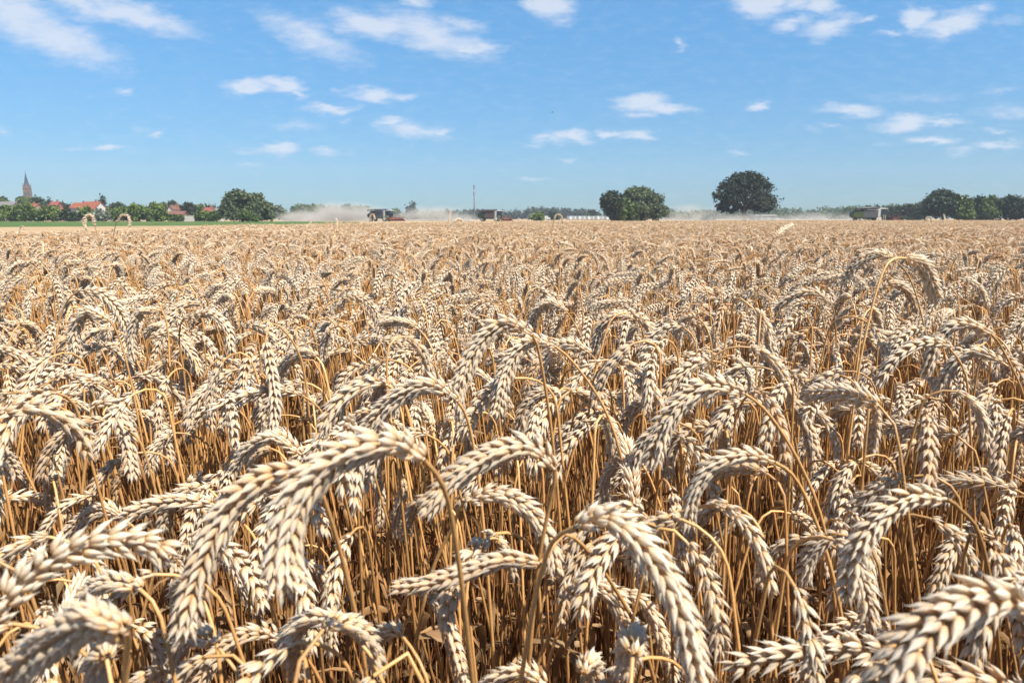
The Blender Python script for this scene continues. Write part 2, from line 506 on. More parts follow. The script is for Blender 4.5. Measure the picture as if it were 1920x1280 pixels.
def ear_geo(P, roll, lod, rng, hue, splay=1.0, fat=1.0, small=1.0):
    """spikelets along curve P (ear base -> tip)"""
    S = arclen(P); L = S[-1]
    T, Nn, B = frames(P)
    V0, Q0, t0 = (T_HI, T_NEAR, T_MID, T_FAR)[lod]
    n = (21, 20, 17, 11)[lod]
    if lod < 2: n = int(n * np.clip(L / .092, .75, 1.15) / small)
    k = L / .092
    pieces = []   # origin, dir, out, length, width
    cr, sr = math.cos(roll), math.sin(roll)
    for i in range(n + 1):
        s = L * (i + .3) / (n + .3)
        if i == n: s = L * .985
        p = sample(P, s, S); tt = norm(sample(T, s, S)); a = norm(sample(Nn, s, S)); b = norm(sample(B, s, S))
        A = a * cr + b * sr; Bn = np.cross(tt, A)
        side = 1 if i % 2 else -1
        u = i / n
        env = (np.interp(u, [0, .08, .25, .6, .9, 1], [.62, .82, 1, 1, .85, .72])) * (.93 + .14 * rng.random())
        if i == n: A, Bn = Bn, A
        out = A * side
        sc = env * (.0116 if lod < 3 else .0145) * min(1.15, max(.85, k)) * small
        jit = (rng.random(24) - .5)
        if lod <= 1:
            spec = [(.18, .58, .82, 0.37, .2), (.18, -.58, .82, 0.37, .2), (.46, .42, 1.04, 0.42, .7), (.46, -.42, 1.04, 0.42, .7), (.72, .04, .93, 0.38, 1.1)]
        elif lod == 2:
            spec = [(.45, .50, 1.0, .46, .5), (.45, -.50, 1.0, .46, .5), (.72, 0, 1.0, .42, 1.0)]
        else:
            spec = [(.45, .35, 1.1, .72, .5), (.5, -.35, 1.0, .72, .6)]
        if i == n: spec = [(0.0, .28, 1, .36, 0), (0.0, -.28, 1, .36, 0), (.25, 0, .9, .36, 0)][:len(spec)]
        for q, (oa, ob, ll, ww, off) in enumerate(spec):
            wild = 1.0 if jit[20 - q % 3] < .44 else 1.6
            d = tt + out * (oa * splay * wild + .30 * jit[q]) + Bn * (ob * splay * .95 + .30 * jit[q + 6])
            d = d / np.linalg.norm(d)
            o2 = out * (.35 + oa) + Bn * ob * 1.6 + 1e-4
            o2 = o2 - d * np.dot(o2, d); o2 = o2 / np.linalg.norm(o2)
            org = p + out * (.0008 + .0022 * off * k) * fat + Bn * ob * .0034 * k
            ln = sc * ll * (1 + .34 * jit[q + 12])
            pieces.append((org, d, o2, ln, sc * ww * fat * (1 + .2 * jit[q + 15])))
    org = np.array([x[0] for x in pieces]); d = np.array([x[1] for x in pieces]); o2 = np.array([x[2] for x in pieces])
    ln = np.array([x[3] for x in pieces])[:, None, None]; w = np.array([x[4] for x in pieces])[:, None, None]
    X = np.cross(o2, d)
    V = org[:, None] + X[:, None] * V0[None, :, 0:1] * w + o2[:, None] * V0[None, :, 1:2] * w + d[:, None] * V0[None, :, 2:3] * ln
    m, nv = len(pieces), len(V0)
    Q = (Q0[None] + (np.arange(m) * nv)[:, None, None]).reshape(-1, 4)
    rn = rng.random(m)
    at = {'rib': np.tile(np.arange(nv) % 2 if lod < 2 else np.zeros(nv), m), 'tone': np.tile(t0, m), 'rnd': np.repeat(rn, nv), 'hue': np.full(m * nv, hue)}
    return V.reshape(-1, 3), Q, at


def tube_geo(P, rad, sides, tone, rnd, hue):
    T, Nn, B = frames(P)
    a = np.arange(sides) * 2 * np.pi / sides
    rad = np.asarray(rad)[:, None, None]
    V = P[:, None] + Nn[:, None] * np.cos(a)[None, :, None] * rad + B[:, None] * np.sin(a)[None, :, None] * rad
    n = len(P)
    i, k = np.meshgrid(np.arange(n - 1), np.arange(sides), indexing='ij')
    Q = np.stack([i * sides + k, i * sides + (k + 1) % sides, (i + 1) * sides + (k + 1) % sides, (i + 1) * sides + k], -1).reshape(-1, 4)
    nv = n * sides
    return V.reshape(-1, 3), Q, {'rib': np.zeros(nv), 'tone': np.repeat(tone, sides), 'rnd': np.full(nv, rnd), 'hue': np.full(nv, hue)}


def stem_geo(P, lod, rng, hue, thick=1.0):
    """P root -> ear base"""
    L = arclen(P)[-1]
    if lod == 0:
        s = np.unique(np.concatenate([np.linspace(0, max(L - .16, .01), 12), np.linspace(max(L - .16, .011), L, 16)]))
        nodes = [L * .22, L * .52]
        ex = np.concatenate([[q - .004, q, q + .004] for q in nodes]); s = np.unique(np.concatenate([s, ex]))
    elif lod == 1:
        s = np.unique(np.concatenate([np.linspace(0, L - .14, 5), np.linspace(L - .14, L, 8)])); nodes = []
    elif lod == 2:
        s = np.array([L - .3, L - .12, L - .07, L - .03, L]); nodes = []
    else:
        s = np.array([L - .25, L - .08, L]); nodes = []
    Q = sample(P, s)
    u = s / L
    r = np.interp(u, [0, .5, .8, 1], [.0019, .0018, .0013, .0011]) * thick
    if lod >= 2: r = r * 1.25
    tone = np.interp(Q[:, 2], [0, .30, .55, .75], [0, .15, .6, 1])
    for q in nodes:
        k = np.argmin(abs(s - q)); r[k] *= 1.5; tone[k] = 0
    return tube_geo(Q, r, (7, 5, 4, 3)[lod], tone, rng.random(), hue)


def leaf_geo(P0, az, L, rng, hue, droop=1.0, seg=9):
    """dry curled ribbon"""
    dx = np.array((math.cos(az), math.sin(az), 0))
    pts = []; el = math.radians(55 - 25 * rng.random()); p = np.array(P0, float)
    turn = (rng.random() - .5) * 1.5
    for i in range(seg + 1):
        pts.append(p.copy())
        el -= droop * math.radians(24) * (.6 + .8 * rng.random())
        el = max(el, -1.5)
        az2 = az + turn * i / seg
        p = p + L / seg * np.array((math.cos(az2) * math.cos(el), math.sin(az2) * math.cos(el), math.sin(el)))
    P = np.array(pts); T, Nn, B = frames(P)
    tw = np.linspace(0, (rng.random() - .5) * 7, seg + 1)[:, None] + rng.random() * 3
    W = Nn * np.cos(tw) + B * np.sin(tw); W2 = np.cross(T, W)
    w = (np.interp(np.linspace(0, 1, seg + 1), [0, .15, .6, 1], [.5, 1, .8, .05]) * (.0024 + .0026 * rng.random()))[:, None]
    V = np.stack([P - W * w, P + W2 * w * .45, P + W * w], 1).reshape(-1, 3)
    Q = []
    for i in range(seg):
        for k in range(2):
            Q.append((i * 3 + k, i * 3 + k + 1, i * 3 + k + 4, i * 3 + k + 3))
    nv = len(V)
    return V, np.array(Q), {'rib': (np.arange(nv) % 3 == 1) * 1.0, 'tone': np.full(nv, rng.random()), 'rnd': np.full(nv, rng.random()), 'hue': np.full(nv, hue)}


def merge(geos):
    V = []; Q = []; A = {}; b = 0
    for v, q, a in geos:
        V.append(v); Q.append(q + b); b += len(v)
        for k, x in a.items(): A.setdefault(k, []).append(x)
    return np.vstack(V), np.vstack(Q), {k: np.concatenate(x) for k, x in A.items()}


def stalk_curve(rng, h, base_a, tip_a, ear, neck, lean, lean_az, bend_az):
    """root at origin; returns polyline and arc length of the ear base; h = highest point"""
    ds = .005
    def run(Ls):
        n = int((Ls + ear) / ds) + 1
        s = np.arange(n) * ds
        w = np.clip((s - (Ls - neck)) / neck, 0, 1); w = w * w * (3 - 2 * w)
        e = np.clip((s - Ls) / ear, 0, 1)
        th = lean + (base_a - lean) * w + (tip_a - base_a) * (e ** .6)
        az = lean_az * 0 + bend_az + 0 * s
        d = np.stack([np.cos(az) * np.sin(th), np.sin(az) * np.sin(th), np.cos(th)], -1)
        # small sideways wander of the stem
        d[:, 0] += lean_az * .02 * np.sin(s * 7); d[:, 1] += .02 * np.cos(s * 6 + lean_az)
        P = np.vstack([[0, 0, 0], np.cumsum(d * ds, axis=0)])
        return P
    Ls = h
    for _ in range(3):
        P = run(Ls); Ls += (h - P[:, 2].max()) / math.cos(lean)
    P = run(Ls)
    P[:, 2] = np.maximum(P[:, 2], .01) if tip_a > 3 else P[:, 2]
    return P, Ls


def random_stalk(rng, h=None):
    h = h if h else rng.normal(.80, .035)
    r = rng.random()
    if r < .78:      # hooked, ear hanging
        base = math.radians(rng.uniform(45, 115)); tip = math.radians(rng.uniform(158, 182))
    elif r < .91:    # arched
        base = math.radians(rng.uniform(50, 85)); tip = math.radians(rng.uniform(105, 150))
    elif r < .96:
        base = math.radians(rng.uniform(25, 55)); tip = math.radians(rng.uniform(60, 110))
    else:
        base = math.radians(rng.uniform(110, 140)); tip = math.radians(rng.uniform(172, 182))
    ear = rng.uniform(.055, .090)
    neck = rng.uniform(.025, .07)
    lean = math.radians(rng.uniform(1, 15))
    return dict(h=h, base_a=base, tip_a=tip, ear=ear, neck=neck, lean=lean, lean_az=rng.uniform(-1, 1), bend_az=0.0)


def split_curve(P, Ls):
    S = arclen(P)
    A = sample(P, np.linspace(0, Ls, 80), S)
    B = sample(P, np.linspace(Ls, S[-1], 30), S)
    return A, B


# ------------------------------------------------------------------ single stalks (things)
STALKS = []   # (px, py, d, info)


def make_stalk(stem_P, ear_P, rng, lod, hue, splay, roll, leaves, thick=1.0, fat=1.0, small=1.0):
    root = stem_P[0].copy()
    e = empty('wheat_stalk', tuple(root))
    off = lambda g: (g[0] - root, g[1], g[2])
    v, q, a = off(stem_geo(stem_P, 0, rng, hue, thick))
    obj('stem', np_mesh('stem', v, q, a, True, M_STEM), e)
    sh = float(np.clip(hue + rng.normal(0, .05), 0, 1))
    v, q, a = off(ear_geo(ear_P, roll, lod, rng, sh, splay, fat, small))
    rach = tube_geo(ear_P[::2], np.full(len(ear_P[::2]), .0011), 5, np.full(len(ear_P[::2]), .5), .3, sh)
    v2, q2, a2 = off(rach)
    v, q, a = merge([(v, q, a), (v2, q2, a2)])
    obj('ear', np_mesh('ear', v, q, a, True, M_EAR), e)
    L = arclen(stem_P)[-1]
    for _ in range(leaves):
        s = L * rng.uniform(.25, .72)
        p = sample(stem_P, s)
        v, q, a = off(leaf_geo(p, rng.uniform(0, 6.28), rng.uniform(.08, .17), rng, rng.random()))
        obj('leaf', np_mesh('leaf', v, q, a, True, M_LEAF), e)
    apex = ear_P[len(ear_P) // 2]
    px, py, d = proj(apex)
    b = np.array(proj(ear_P[0])); t = np.array(proj(ear_P[-1]))
    STALKS.append(dict(o=e, px=px, py=py, d=d, base=b, tip=t, hue=sh, top=max(ear_P[:, 2].max(), stem_P[:, 2].max()), dy=ear_P[-1][1] - ear_P[0][1], dx=ear_P[-1][0] - ear_P[0][0], dz=ear_P[-1][2] - ear_P[0][2], arc=arclen(ear_P)[-1]))
    return e


# ears read off the photograph: ear path (base ... tip) in photo pixels, stem path, depth change base->tip, options
HERO = [
    dict(e=[(-30, 1180), (50, 1085), (150, 1025), (262, 1014)], s=[(-50, 1260)], dz=.03, D=.30, fat=1.15),
    dict(e=[(238, 1185), (175, 1165), (95, 1205), (20, 1262)], s=[(237, 1225), (235, 1290)], dz=.04, D=.25, fat=1.25),
    dict(e=[(245, 1170), (285, 1190), (305, 1240), (310, 1300)], s=[(250, 1215), (262, 1290)], dz=.02, fat=1.2),
    dict(e=[(527, 1197), (480, 1182), (425, 1210), (385, 1262), (360, 1310)], s=[(562, 1218), (600, 1275)], dz=.0, fat=1.2),
    dict(e=[(232, 972), (200, 955), (160, 970), (118, 1008)], s=[(282, 1018), (338, 1092)], dz=.03),
    dict(e=[(160, 1040), (184, 1060), (192, 1100), (192, 1150)], dz=.0),
    dict(e=[(572, 880), (505, 892), (440, 940), (395, 1020), (362, 1110), (342, 1190)], s=[(592, 900)], dz=-.01, L=.108, fat=1.1),
    dict(e=[(795, 862), (745, 832), (680, 840), (610, 875), (555, 945), (532, 1040), (536, 1105)], s=[(828, 905), (845, 960)], dz=-.01, L=.108, fat=1.08),
    dict(e=[(405, 995), (428, 1035), (448, 1085), (485, 1150)], dz=0),
    dict(e=[(576, 1052), (602, 1075), (618, 1120), (620, 1190)], s=[(560, 1075), (545, 1160)], dz=.01),
    dict(e=[(343, 918), (368, 898), (405, 908), (430, 925)], s=[(349, 960), (358, 1040)], dz=.04),
    dict(e=[(172, 765), (200, 752), (232, 800), (250, 890)], s=[(166, 820), (152, 950)], dz=.01, fat=1.15),
    dict(e=[(498, 640), (508, 690), (516, 750), (512, 812)], dz=0),
    dict(e=[(1040, 880), (1000, 838), (930, 848), (860, 888), (798, 958)], s=[(1030, 945), (1010, 1055)], dz=0, L=.10, h=.55, fat=1.12),
    dict(e=[(870, 940), (925, 925), (985, 950), (1025, 1005), (1040, 1070)], s=[(850, 985), (810, 1070)], dz=0),
    dict(e=[(1012, 1056), (955, 1048), (880, 1070), (800, 1095), (748, 1100)], s=[(1030, 1035), (1060, 1000)], dz=.02, h=.5, s_up=1, fat=1.1),
    dict(e=[(776, 1104), (815, 1125), (842, 1185), (870, 1290)], s=[(748, 1155), (716, 1285)], dz=-.01, L=.09, fat=1.2),
    dict(e=[(1052, 1128), (1090, 1095), (1140, 1108), (1172, 1160), (1202, 1228)], s=[(1040, 1170), (1008, 1245)], dz=.01),
    dict(e=[(1078, 988), (1130, 968), (1195, 1010), (1250, 1085), (1285, 1170), (1312, 1275)], s=[(1040, 1010), (1015, 1070)], dz=-.02, L=.108, fat=1.12),
    dict(e=[(1160, 1108), (1200, 1122), (1232, 1175), (1262, 1265)], dz=.0),
    dict(e=[(1030, 1290), (990, 1258), (935, 1268), (900, 1300)], dz=0.03),
    dict(e=[(1198, 866), (1158, 868), (1132, 905), (1145, 975)], s=[(1228, 920), (1268, 1075)], dz=.04),
    dict(e=[(1452, 866), (1400, 852), (1340, 872), (1300, 925), (1288, 985)], s=[(1490, 895), (1538, 1000), (1582, 1180)], dz=.02),
    dict(e=[(1775, 935), (1710, 932), (1650, 970), (1612, 1020), (1590, 1115)], s=[(1800, 955), (1832, 992)], dz=0),
    dict(e=[(1628, 1000), (1640, 1040), (1630, 1080), (1622, 1135)], dz=.0),
    dict(e=[(1950, 888), (1890, 885), (1845, 915), (1822, 965)], dz=.04),
    dict(e=[(1960, 1165), (1880, 1118), (1790, 1140), (1720, 1195), (1655, 1300)], dz=-.01, D=.27, fat=1.2, L=.11),
    dict(e=[(1668, 1180), (1610, 1165), (1550, 1200), (1500, 1268)], s=[(1690, 1210), (1700, 1290)], dz=0),
    dict(e=[(1862, 1006), (1822, 992), (1806, 1035), (1812, 1095)], dz=.02),
    dict(e=[(1396, 738), (1330, 722), (1272, 760), (1238, 815), (1222, 870)], s=[(1440, 775), (1500, 870), (1545, 990)], dz=.01, L=.105),
    dict(e=[(1560, 572), (1530, 548), (1490, 553), (1455, 578)], s=[(1566, 610), (1568, 655)], dz=.05),
    dict(e=[(1682, 492), (1650, 477), (1612, 490), (1580, 528)], s=[(1705, 520), (1735, 625)], dz=.05),
    dict(e=[(1698, 484), (1730, 496), (1746, 530), (1756, 562)], dz=.05),
    dict(e=[(1858, 626), (1805, 606), (1762, 632), (1735, 700)], s=[(1885, 665), (1925, 760)], dz=.02, fat=1.15),
    dict(e=[(1880, 680), (1830, 660), (1785, 685), (1760, 735)], dz=.04),
    dict(e=[(1832, 800), (1862, 772), (1895, 780), (1925, 800)], s=[(1822, 830), (1812, 880)], dz=.02),
    dict(e=[(1412, 578), (1432, 602), (1446, 650), (1448, 702)], dz=0),
    dict(e=[(1478, 742), (1500, 770), (1520, 820), (1530, 885)], dz=.0, fat=1.2),
    dict(e=[(1598, 628), (1628, 638), (1648, 665), (1658, 698)], dz=.02),
    dict(e=[(998, 628), (948, 606), (900, 642), (868, 705), (852, 738)], s=[(1010, 660)], dz=0, fat=1.1),
    dict(e=[(1042, 650), (988, 642), (952, 690), (930, 775)], s=[(1090, 698), (1142, 785)], dz=0),
    dict(e=[(1108, 665), (1070, 645), (1036, 662), (1018, 715)], s=[(1132, 700), (1158, 800)], dz=.04),
    dict(e=[(1060, 582), (1030, 568), (1004, 588), (996, 622)], s=[(1076, 605), (1094, 645)], dz=.05),
    dict(e=[(1195, 600), (1160, 590), (1128, 612), (1114, 652)], s=[(1210, 640), (1222, 690)], dz=.04),
    dict(e=[(1236, 682), (1262, 676), (1284, 700), (1292, 735)], s=[(1226, 715), (1204, 770)], dz=.03),
    dict(e=[(858, 752), (812, 722), (752, 740), (710, 778), (682, 815)], s=[(876, 785), (892, 860)], dz=.02, L=.10),
    dict(e=[(812, 620), (804, 655), (808, 690), (808, 735)], dz=0),
    dict(e=[(884, 712), (888, 740), (890, 780)], dz=.03),
    dict(e=[(1062, 738), (1018, 736), (985, 765), (972, 825)], s=[(1085, 760), (1110, 830)], dz=.02),
    dict(e=[(144, 548), (188, 550), (222, 582), (242, 625)], s=[(118, 580), (100, 690)], dz=.02),
    dict(e=[(303, 582), (266, 585), (248, 620), (250, 668)], s=[(314, 615), (318, 680)], dz=.02),
    dict(e=[(282, 632), (318, 622), (352, 652), (374, 700)], s=[(276, 680), (280, 770)], dz=.02),
    dict(e=[(206, 602), (168, 584), (142, 612), (143, 662)], s=[(222, 630), (240, 690)], dz=.02),
    dict(e=[(344, 598), (392, 588), (426, 615), (434, 660)], s=[(336, 630), (345, 700)], dz=.0),
    dict(e=[(112, 618), (122, 650), (124, 692)], dz=.0),
    dict(e=[(14, 700), (22, 740), (20, 780), (16, 822)], dz=.0),
    dict(e=[(565, 852), (518, 818), (470, 838), (438, 885)], s=[(580, 890), (590, 950)], dz=.03),
    dict(e=[(240, 772), (278, 778), (305, 800), (320, 865)], dz=.02),
    dict(e=[(1346, 806), (1305, 800), (1265, 832), (1248, 900)], s=[(1366, 870), (1395, 1000), (1420, 1260)], dz=.03),
    dict(e=[(640, 560), (672, 556), (700, 580), (712, 615)], dz=.03),
    dict(e=[(545, 675), (560, 700), (572, 740), (575, 775)], dz=.02),
    dict(e=[(1620, 870), (1650, 890), (1660, 930), (1650, 985)], dz=.02, fat=1.2),
    dict(e=[(1722, 790), (1735, 820), (1730, 860), (1738, 905)], dz=.02),
    dict(e=[(1480, 962), (1508, 975), (1535, 1010), (1548, 1065)], dz=.02),
    dict(e=[(1572, 885), (1592, 915), (1604, 955), (1610, 1010)], dz=.03),
    dict(e=[(1386, 945), (1370, 975), (1345, 1010), (1330, 1060)], dz=.03),
    dict(e=[(708, 860), (705, 895), (712, 935), (712, 980)], dz=.03),
    dict(e=[(752, 890), (755, 920), (745, 955), (742, 985)], dz=.03),
    dict(e=[(85, 780), (110, 800), (118, 850), (108, 905)], dz=.03),
    dict(e=[(1280, 1150), (1300, 1180), (1308, 1230), (1300, 1300)], dz=.0, fat=1.2),
    # ears that stand up against the horizon
    dict(e=[(178, 424), (172, 406), (163, 406), (159, 420), (161, 430)], s=[(181, 436)], dz=.0, L=.095, tall=1),
    dict(e=[(219, 416), (229, 404), (239, 405), (243, 416), (243, 424)], s=[(216, 426), (213, 440)], dz=.0, L=.085, tall=1),
    dict(e=[(842, 418), (842, 410), (844, 402), (846, 394)], s=[(841, 428)], dz=.03, L=.085, tall=1),
    dict(e=[(838, 428), (848, 418), (858, 412), (866, 413)], dz=.05, L=.09, tall=1),
    dict(e=[(693, 418), (695, 405), (699, 402), (703, 410)], dz=.0, L=.09, tall=1),
    dict(e=[(1038, 416), (1043, 404), (1050, 404), (1056, 416)], s=[(1036, 426)], dz=.0, L=.08, tall=1),
    dict(e=[(948, 420), (920, 411), (921, 412), (918, 420)], dz=.02, L=.085, tall=1, skip=1),
    dict(e=[(1452, 446), (1462, 436), (1474, 428), (1486, 422)], s=[(1446, 456)], dz=.05, L=.09, tall=1),
    dict(e=[(1733, 418), (1738, 409), (1744, 408), (1747, 416)], dz=.0, L=.08, tall=1),
    dict(e=[(1770, 420), (1771, 414), (1771, 409), (1770, 403)], dz=.04, L=.09, tall=1),
    dict(e=[(1822, 418), (1812, 409), (1816, 408), (1812, 416)], dz=.0, L=.085, tall=1, skip=1),
    dict(e=[(36, 436), (38, 427), (42, 424), (45, 430)], dz=.0, L=.085, tall=1),
    dict(e=[(630, 428), (632, 422), (632, 416), (630, 410)], dz=.05, L=.08, tall=1),
    dict(e=[(575, 430), (576, 424), (580, 420), (584, 417)], dz=.05, L=.08, tall=1),
]


def build_heroes():
    rng = np.random.default_rng(5)
    for hd in HERO:
        if hd.get('skip'): continue
        L = hd.get('L', .095)
        dz = hd.get('dz', 0)
        e = np.array(hd['e'], float)
        k = np.linspace(0, 1, len(e))
        def pts(D):
            return np.array([unproj(x, y, D + dz * w) for (x, y), w in zip(e, k)])
        if 'D' in hd: D = hd['D']
        else:
            lo, hi = .12, 12
            for _ in range(40):
                D = (lo + hi) / 2
                if arclen(catmull(pts(D)))[-1] < L: lo = D
                else: hi = D
        if not hd.get('tall') and 'D' not in hd:
            top = min(e[:, 1])
            zmin = hd.get('zmin', .71)
            v = (640 - top) / F
            Dmax = (H - zmin) / (sp_ - v * cp)
            if 0 < Dmax < D: D = Dmax
        E = catmull(pts(D), 12)
        short = L * .9 - arclen(E)[-1]
        if short > 0:      # partly hidden in the photograph: carry the ear on, hanging down
            d = norm(norm(E[-1] - E[-4]) + np.array((0, 0, -.5)))
            E = catmull(np.vstack([pts(D), pts(D)[-1] + d * short * .55, pts(D)[-1] + norm(d + np.array((0, 0, -.4))) * short]), 12)
        base = E[0]; t0 = norm(E[2] - E[0])
        C = []
        if hd.get('s'):
            q = [unproj(x, y, D + .012 * (i + 1)) for i, (x, y) in enumerate(hd['s'])]
            if hd.get('s_up'):
                last = q[-1] + np.array((.03, .02, .0)); q += [last + np.array((.03, .02, -.10))]
            dirn = norm(q[-1] - (q[-2] if len(q) > 1 else base))
            last = q[-1]
            hz = np.array((dirn[0], dirn[1], 0))
            if last[2] > .25:
                q.append(last + dirn * .06 + np.array((0, 0, -.07)))
                q.append(q[-1] + hz * .08 + np.array((0, 0, -q[-1][2] * .5)))
            q.append(np.array((q[-1][0] + hz[0] * .03, q[-1][1] + .01, 0)))
            C = q[::-1]
        else:
            if t0[2] < -.55:
                a = rng.uniform(.5, 2.6)
                s = np.array((math.cos(a), math.sin(a), 0))
                q = [base - t0 * .018 + s * .012, base + s * .036 + np.array((0, 0, -.012)), base + s * .048 + np.array((0, 0, -.10))]
            else:
                h = norm(np.array((t0[0], t0[1], 0)))
                q = [base - t0 * .03 + np.array((0, 0, -.010)), base - h * .055 + np.array((0, 0, -.07)), base - h * .07 + np.array((0, 0, -.2))]
            q.append(np.array((q[-1][0] + rng.normal(0, .015), q[-1][1] + rng.normal(0, .015), max(0, q[-1][2] * .4))))
            q.append(np.array((q[-1][0], q[-1][1], 0)))
            C = q[::-1]
        C = [c for c in C]
        full = catmull(np.vstack([C, E[::6]]), 10)
        nb = len(C) * 10
        stem = full[:nb + 1]
        stem[:, 2] = np.maximum(stem[:, 2], 0)
        stem = np.vstack([stem[:-1], E[:1]])
        lod = 0 if D < 1.0 else 1
        hue = float(np.clip(rng.normal(.28, .16), 0, .9))
        if hd.get('h'): hue = hd['h']
        if hd.get('tall'): hue = .08
        slim = .8 if hd.get('tall') and D > 2 else 1
        make_stalk(stem, E, rng, lod, hue, rng.uniform(.68, 1.10) * slim, rng.uniform(0, 3.14), 3 if D < 1.3 else 1, thick=1.12 if D < .6 else 1, fat=hd.get('fat', 1.0) * .96 * slim, small=.80 if D < .7 else .9)
        print("hero D=%.2f apex z=%.2f root=(%.2f,%.2f) py=%d" % (D, E[:, 2].max(), stem[0][0], stem[0][1], e[len(e) // 2][1]))


build_heroes()
N_HERO = len(STALKS)

# ------------------------------------------------------------------ the rest of the crop
DENS = 430


def yedge(u):
    return float(np.interp(u, [-.72, -.5, -.27, 0, .3, .72], [7.5, 10, 19, 34, 46, 56]))


def near_positions(rng):
    pts = []
    cell = 1 / math.sqrt(DENS)
    y = -.75
    while y < 3.0:
        hw = .78 * max(y, 0) + .62
        x = -hw
        while x < hw:
            p = (x + rng.uniform(-.5, .5) * cell * 1.2, y + rng.uniform(-.5, .5) * cell * 1.2)
            x += cell
            if p[1] < 3.0: pts.append(p)
        y += cell
    return pts


def lod_obj(name, rng, lod):
    """one stalk standing at the origin, ear bending to +x, for the crop mass"""
    prm = random_stalk(rng, .80)
    P, Ls = stalk_curve(rng, **prm)
    A, B = split_curve(P, Ls)
    hue = float(np.clip(rng.normal(.33, .22), 0, 1))
    g = [stem_geo(A, lod, rng, hue, 1.05)]
    nstem = len(g[0][0])
    if lod == 1:
        for _ in range(2):   # bare tillers and dry leaves lower down
            a = rng.uniform(0, 6.28); q = rng.uniform(.02, .05)
            x0, y0 = math.cos(a) * q, math.sin(a) * q
            hh = rng.uniform(.3, .62)
            C = catmull([(x0, y0, 0), (x0 * 1.3 + rng.normal(0, .01), y0 * 1.3, hh * .5), (x0 * 1.8 + rng.normal(0, .03), y0 * 1.8 + rng.normal(0, .03), hh)], 6)
            t = tube_geo(C, np.linspace(.0016, .0009, len(C)), 5, np.interp(C[:, 2], [0, .6], [0, .9]), rng.random(), rng.random())
            g.append(t); nstem += len(t[0])
    e = ear_geo(B, rng.uniform(0, 3.14), lod, rng, hue, rng.uniform(.5, 1.0), rng.uniform(.9, 1.15))
    lf = []
    if lod == 1:
        for _ in range(2):
            s = rng.uniform(.2, .75) * Ls
            lf.append(leaf_geo(sample(A, s), rng.uniform(0, 6.28), rng.uniform(.08, .17), rng, rng.random(), seg=7))
    return g, [e], lf


def to_mesh(name, g, e, lf):
    geos = g + e + lf
    counts = [sum(len(x[1]) for x in part) for part in (g, e, lf)]
    V, Q, A = merge(geos)
    me = np_mesh(name, V, Q, A, True)
    for m in (M_STEM, M_EAR, M_LEAF): me.materials.append(m)
    idx = np.concatenate([np.full(c, i, dtype=np.int32) for i, c in enumerate(counts)])
    me.polygons.foreach_set('material_index', idx)
    return me


def xf(geo, x, y, rz, sc, zs, dt):
    V, Q, A = geo
    c, s = math.cos(rz), math.sin(rz)
    W = np.empty_like(V)
    W[:, 0] = (V[:, 0] * c - V[:, 1] * s) * sc + x
    W[:, 1] = (V[:, 0] * s + V[:, 1] * c) * sc + y
    W[:, 2] = V[:, 2] * zs
    A = dict(A); A['hue'] = np.clip(A['hue'] + dt, 0, 1)
    return W, Q, A


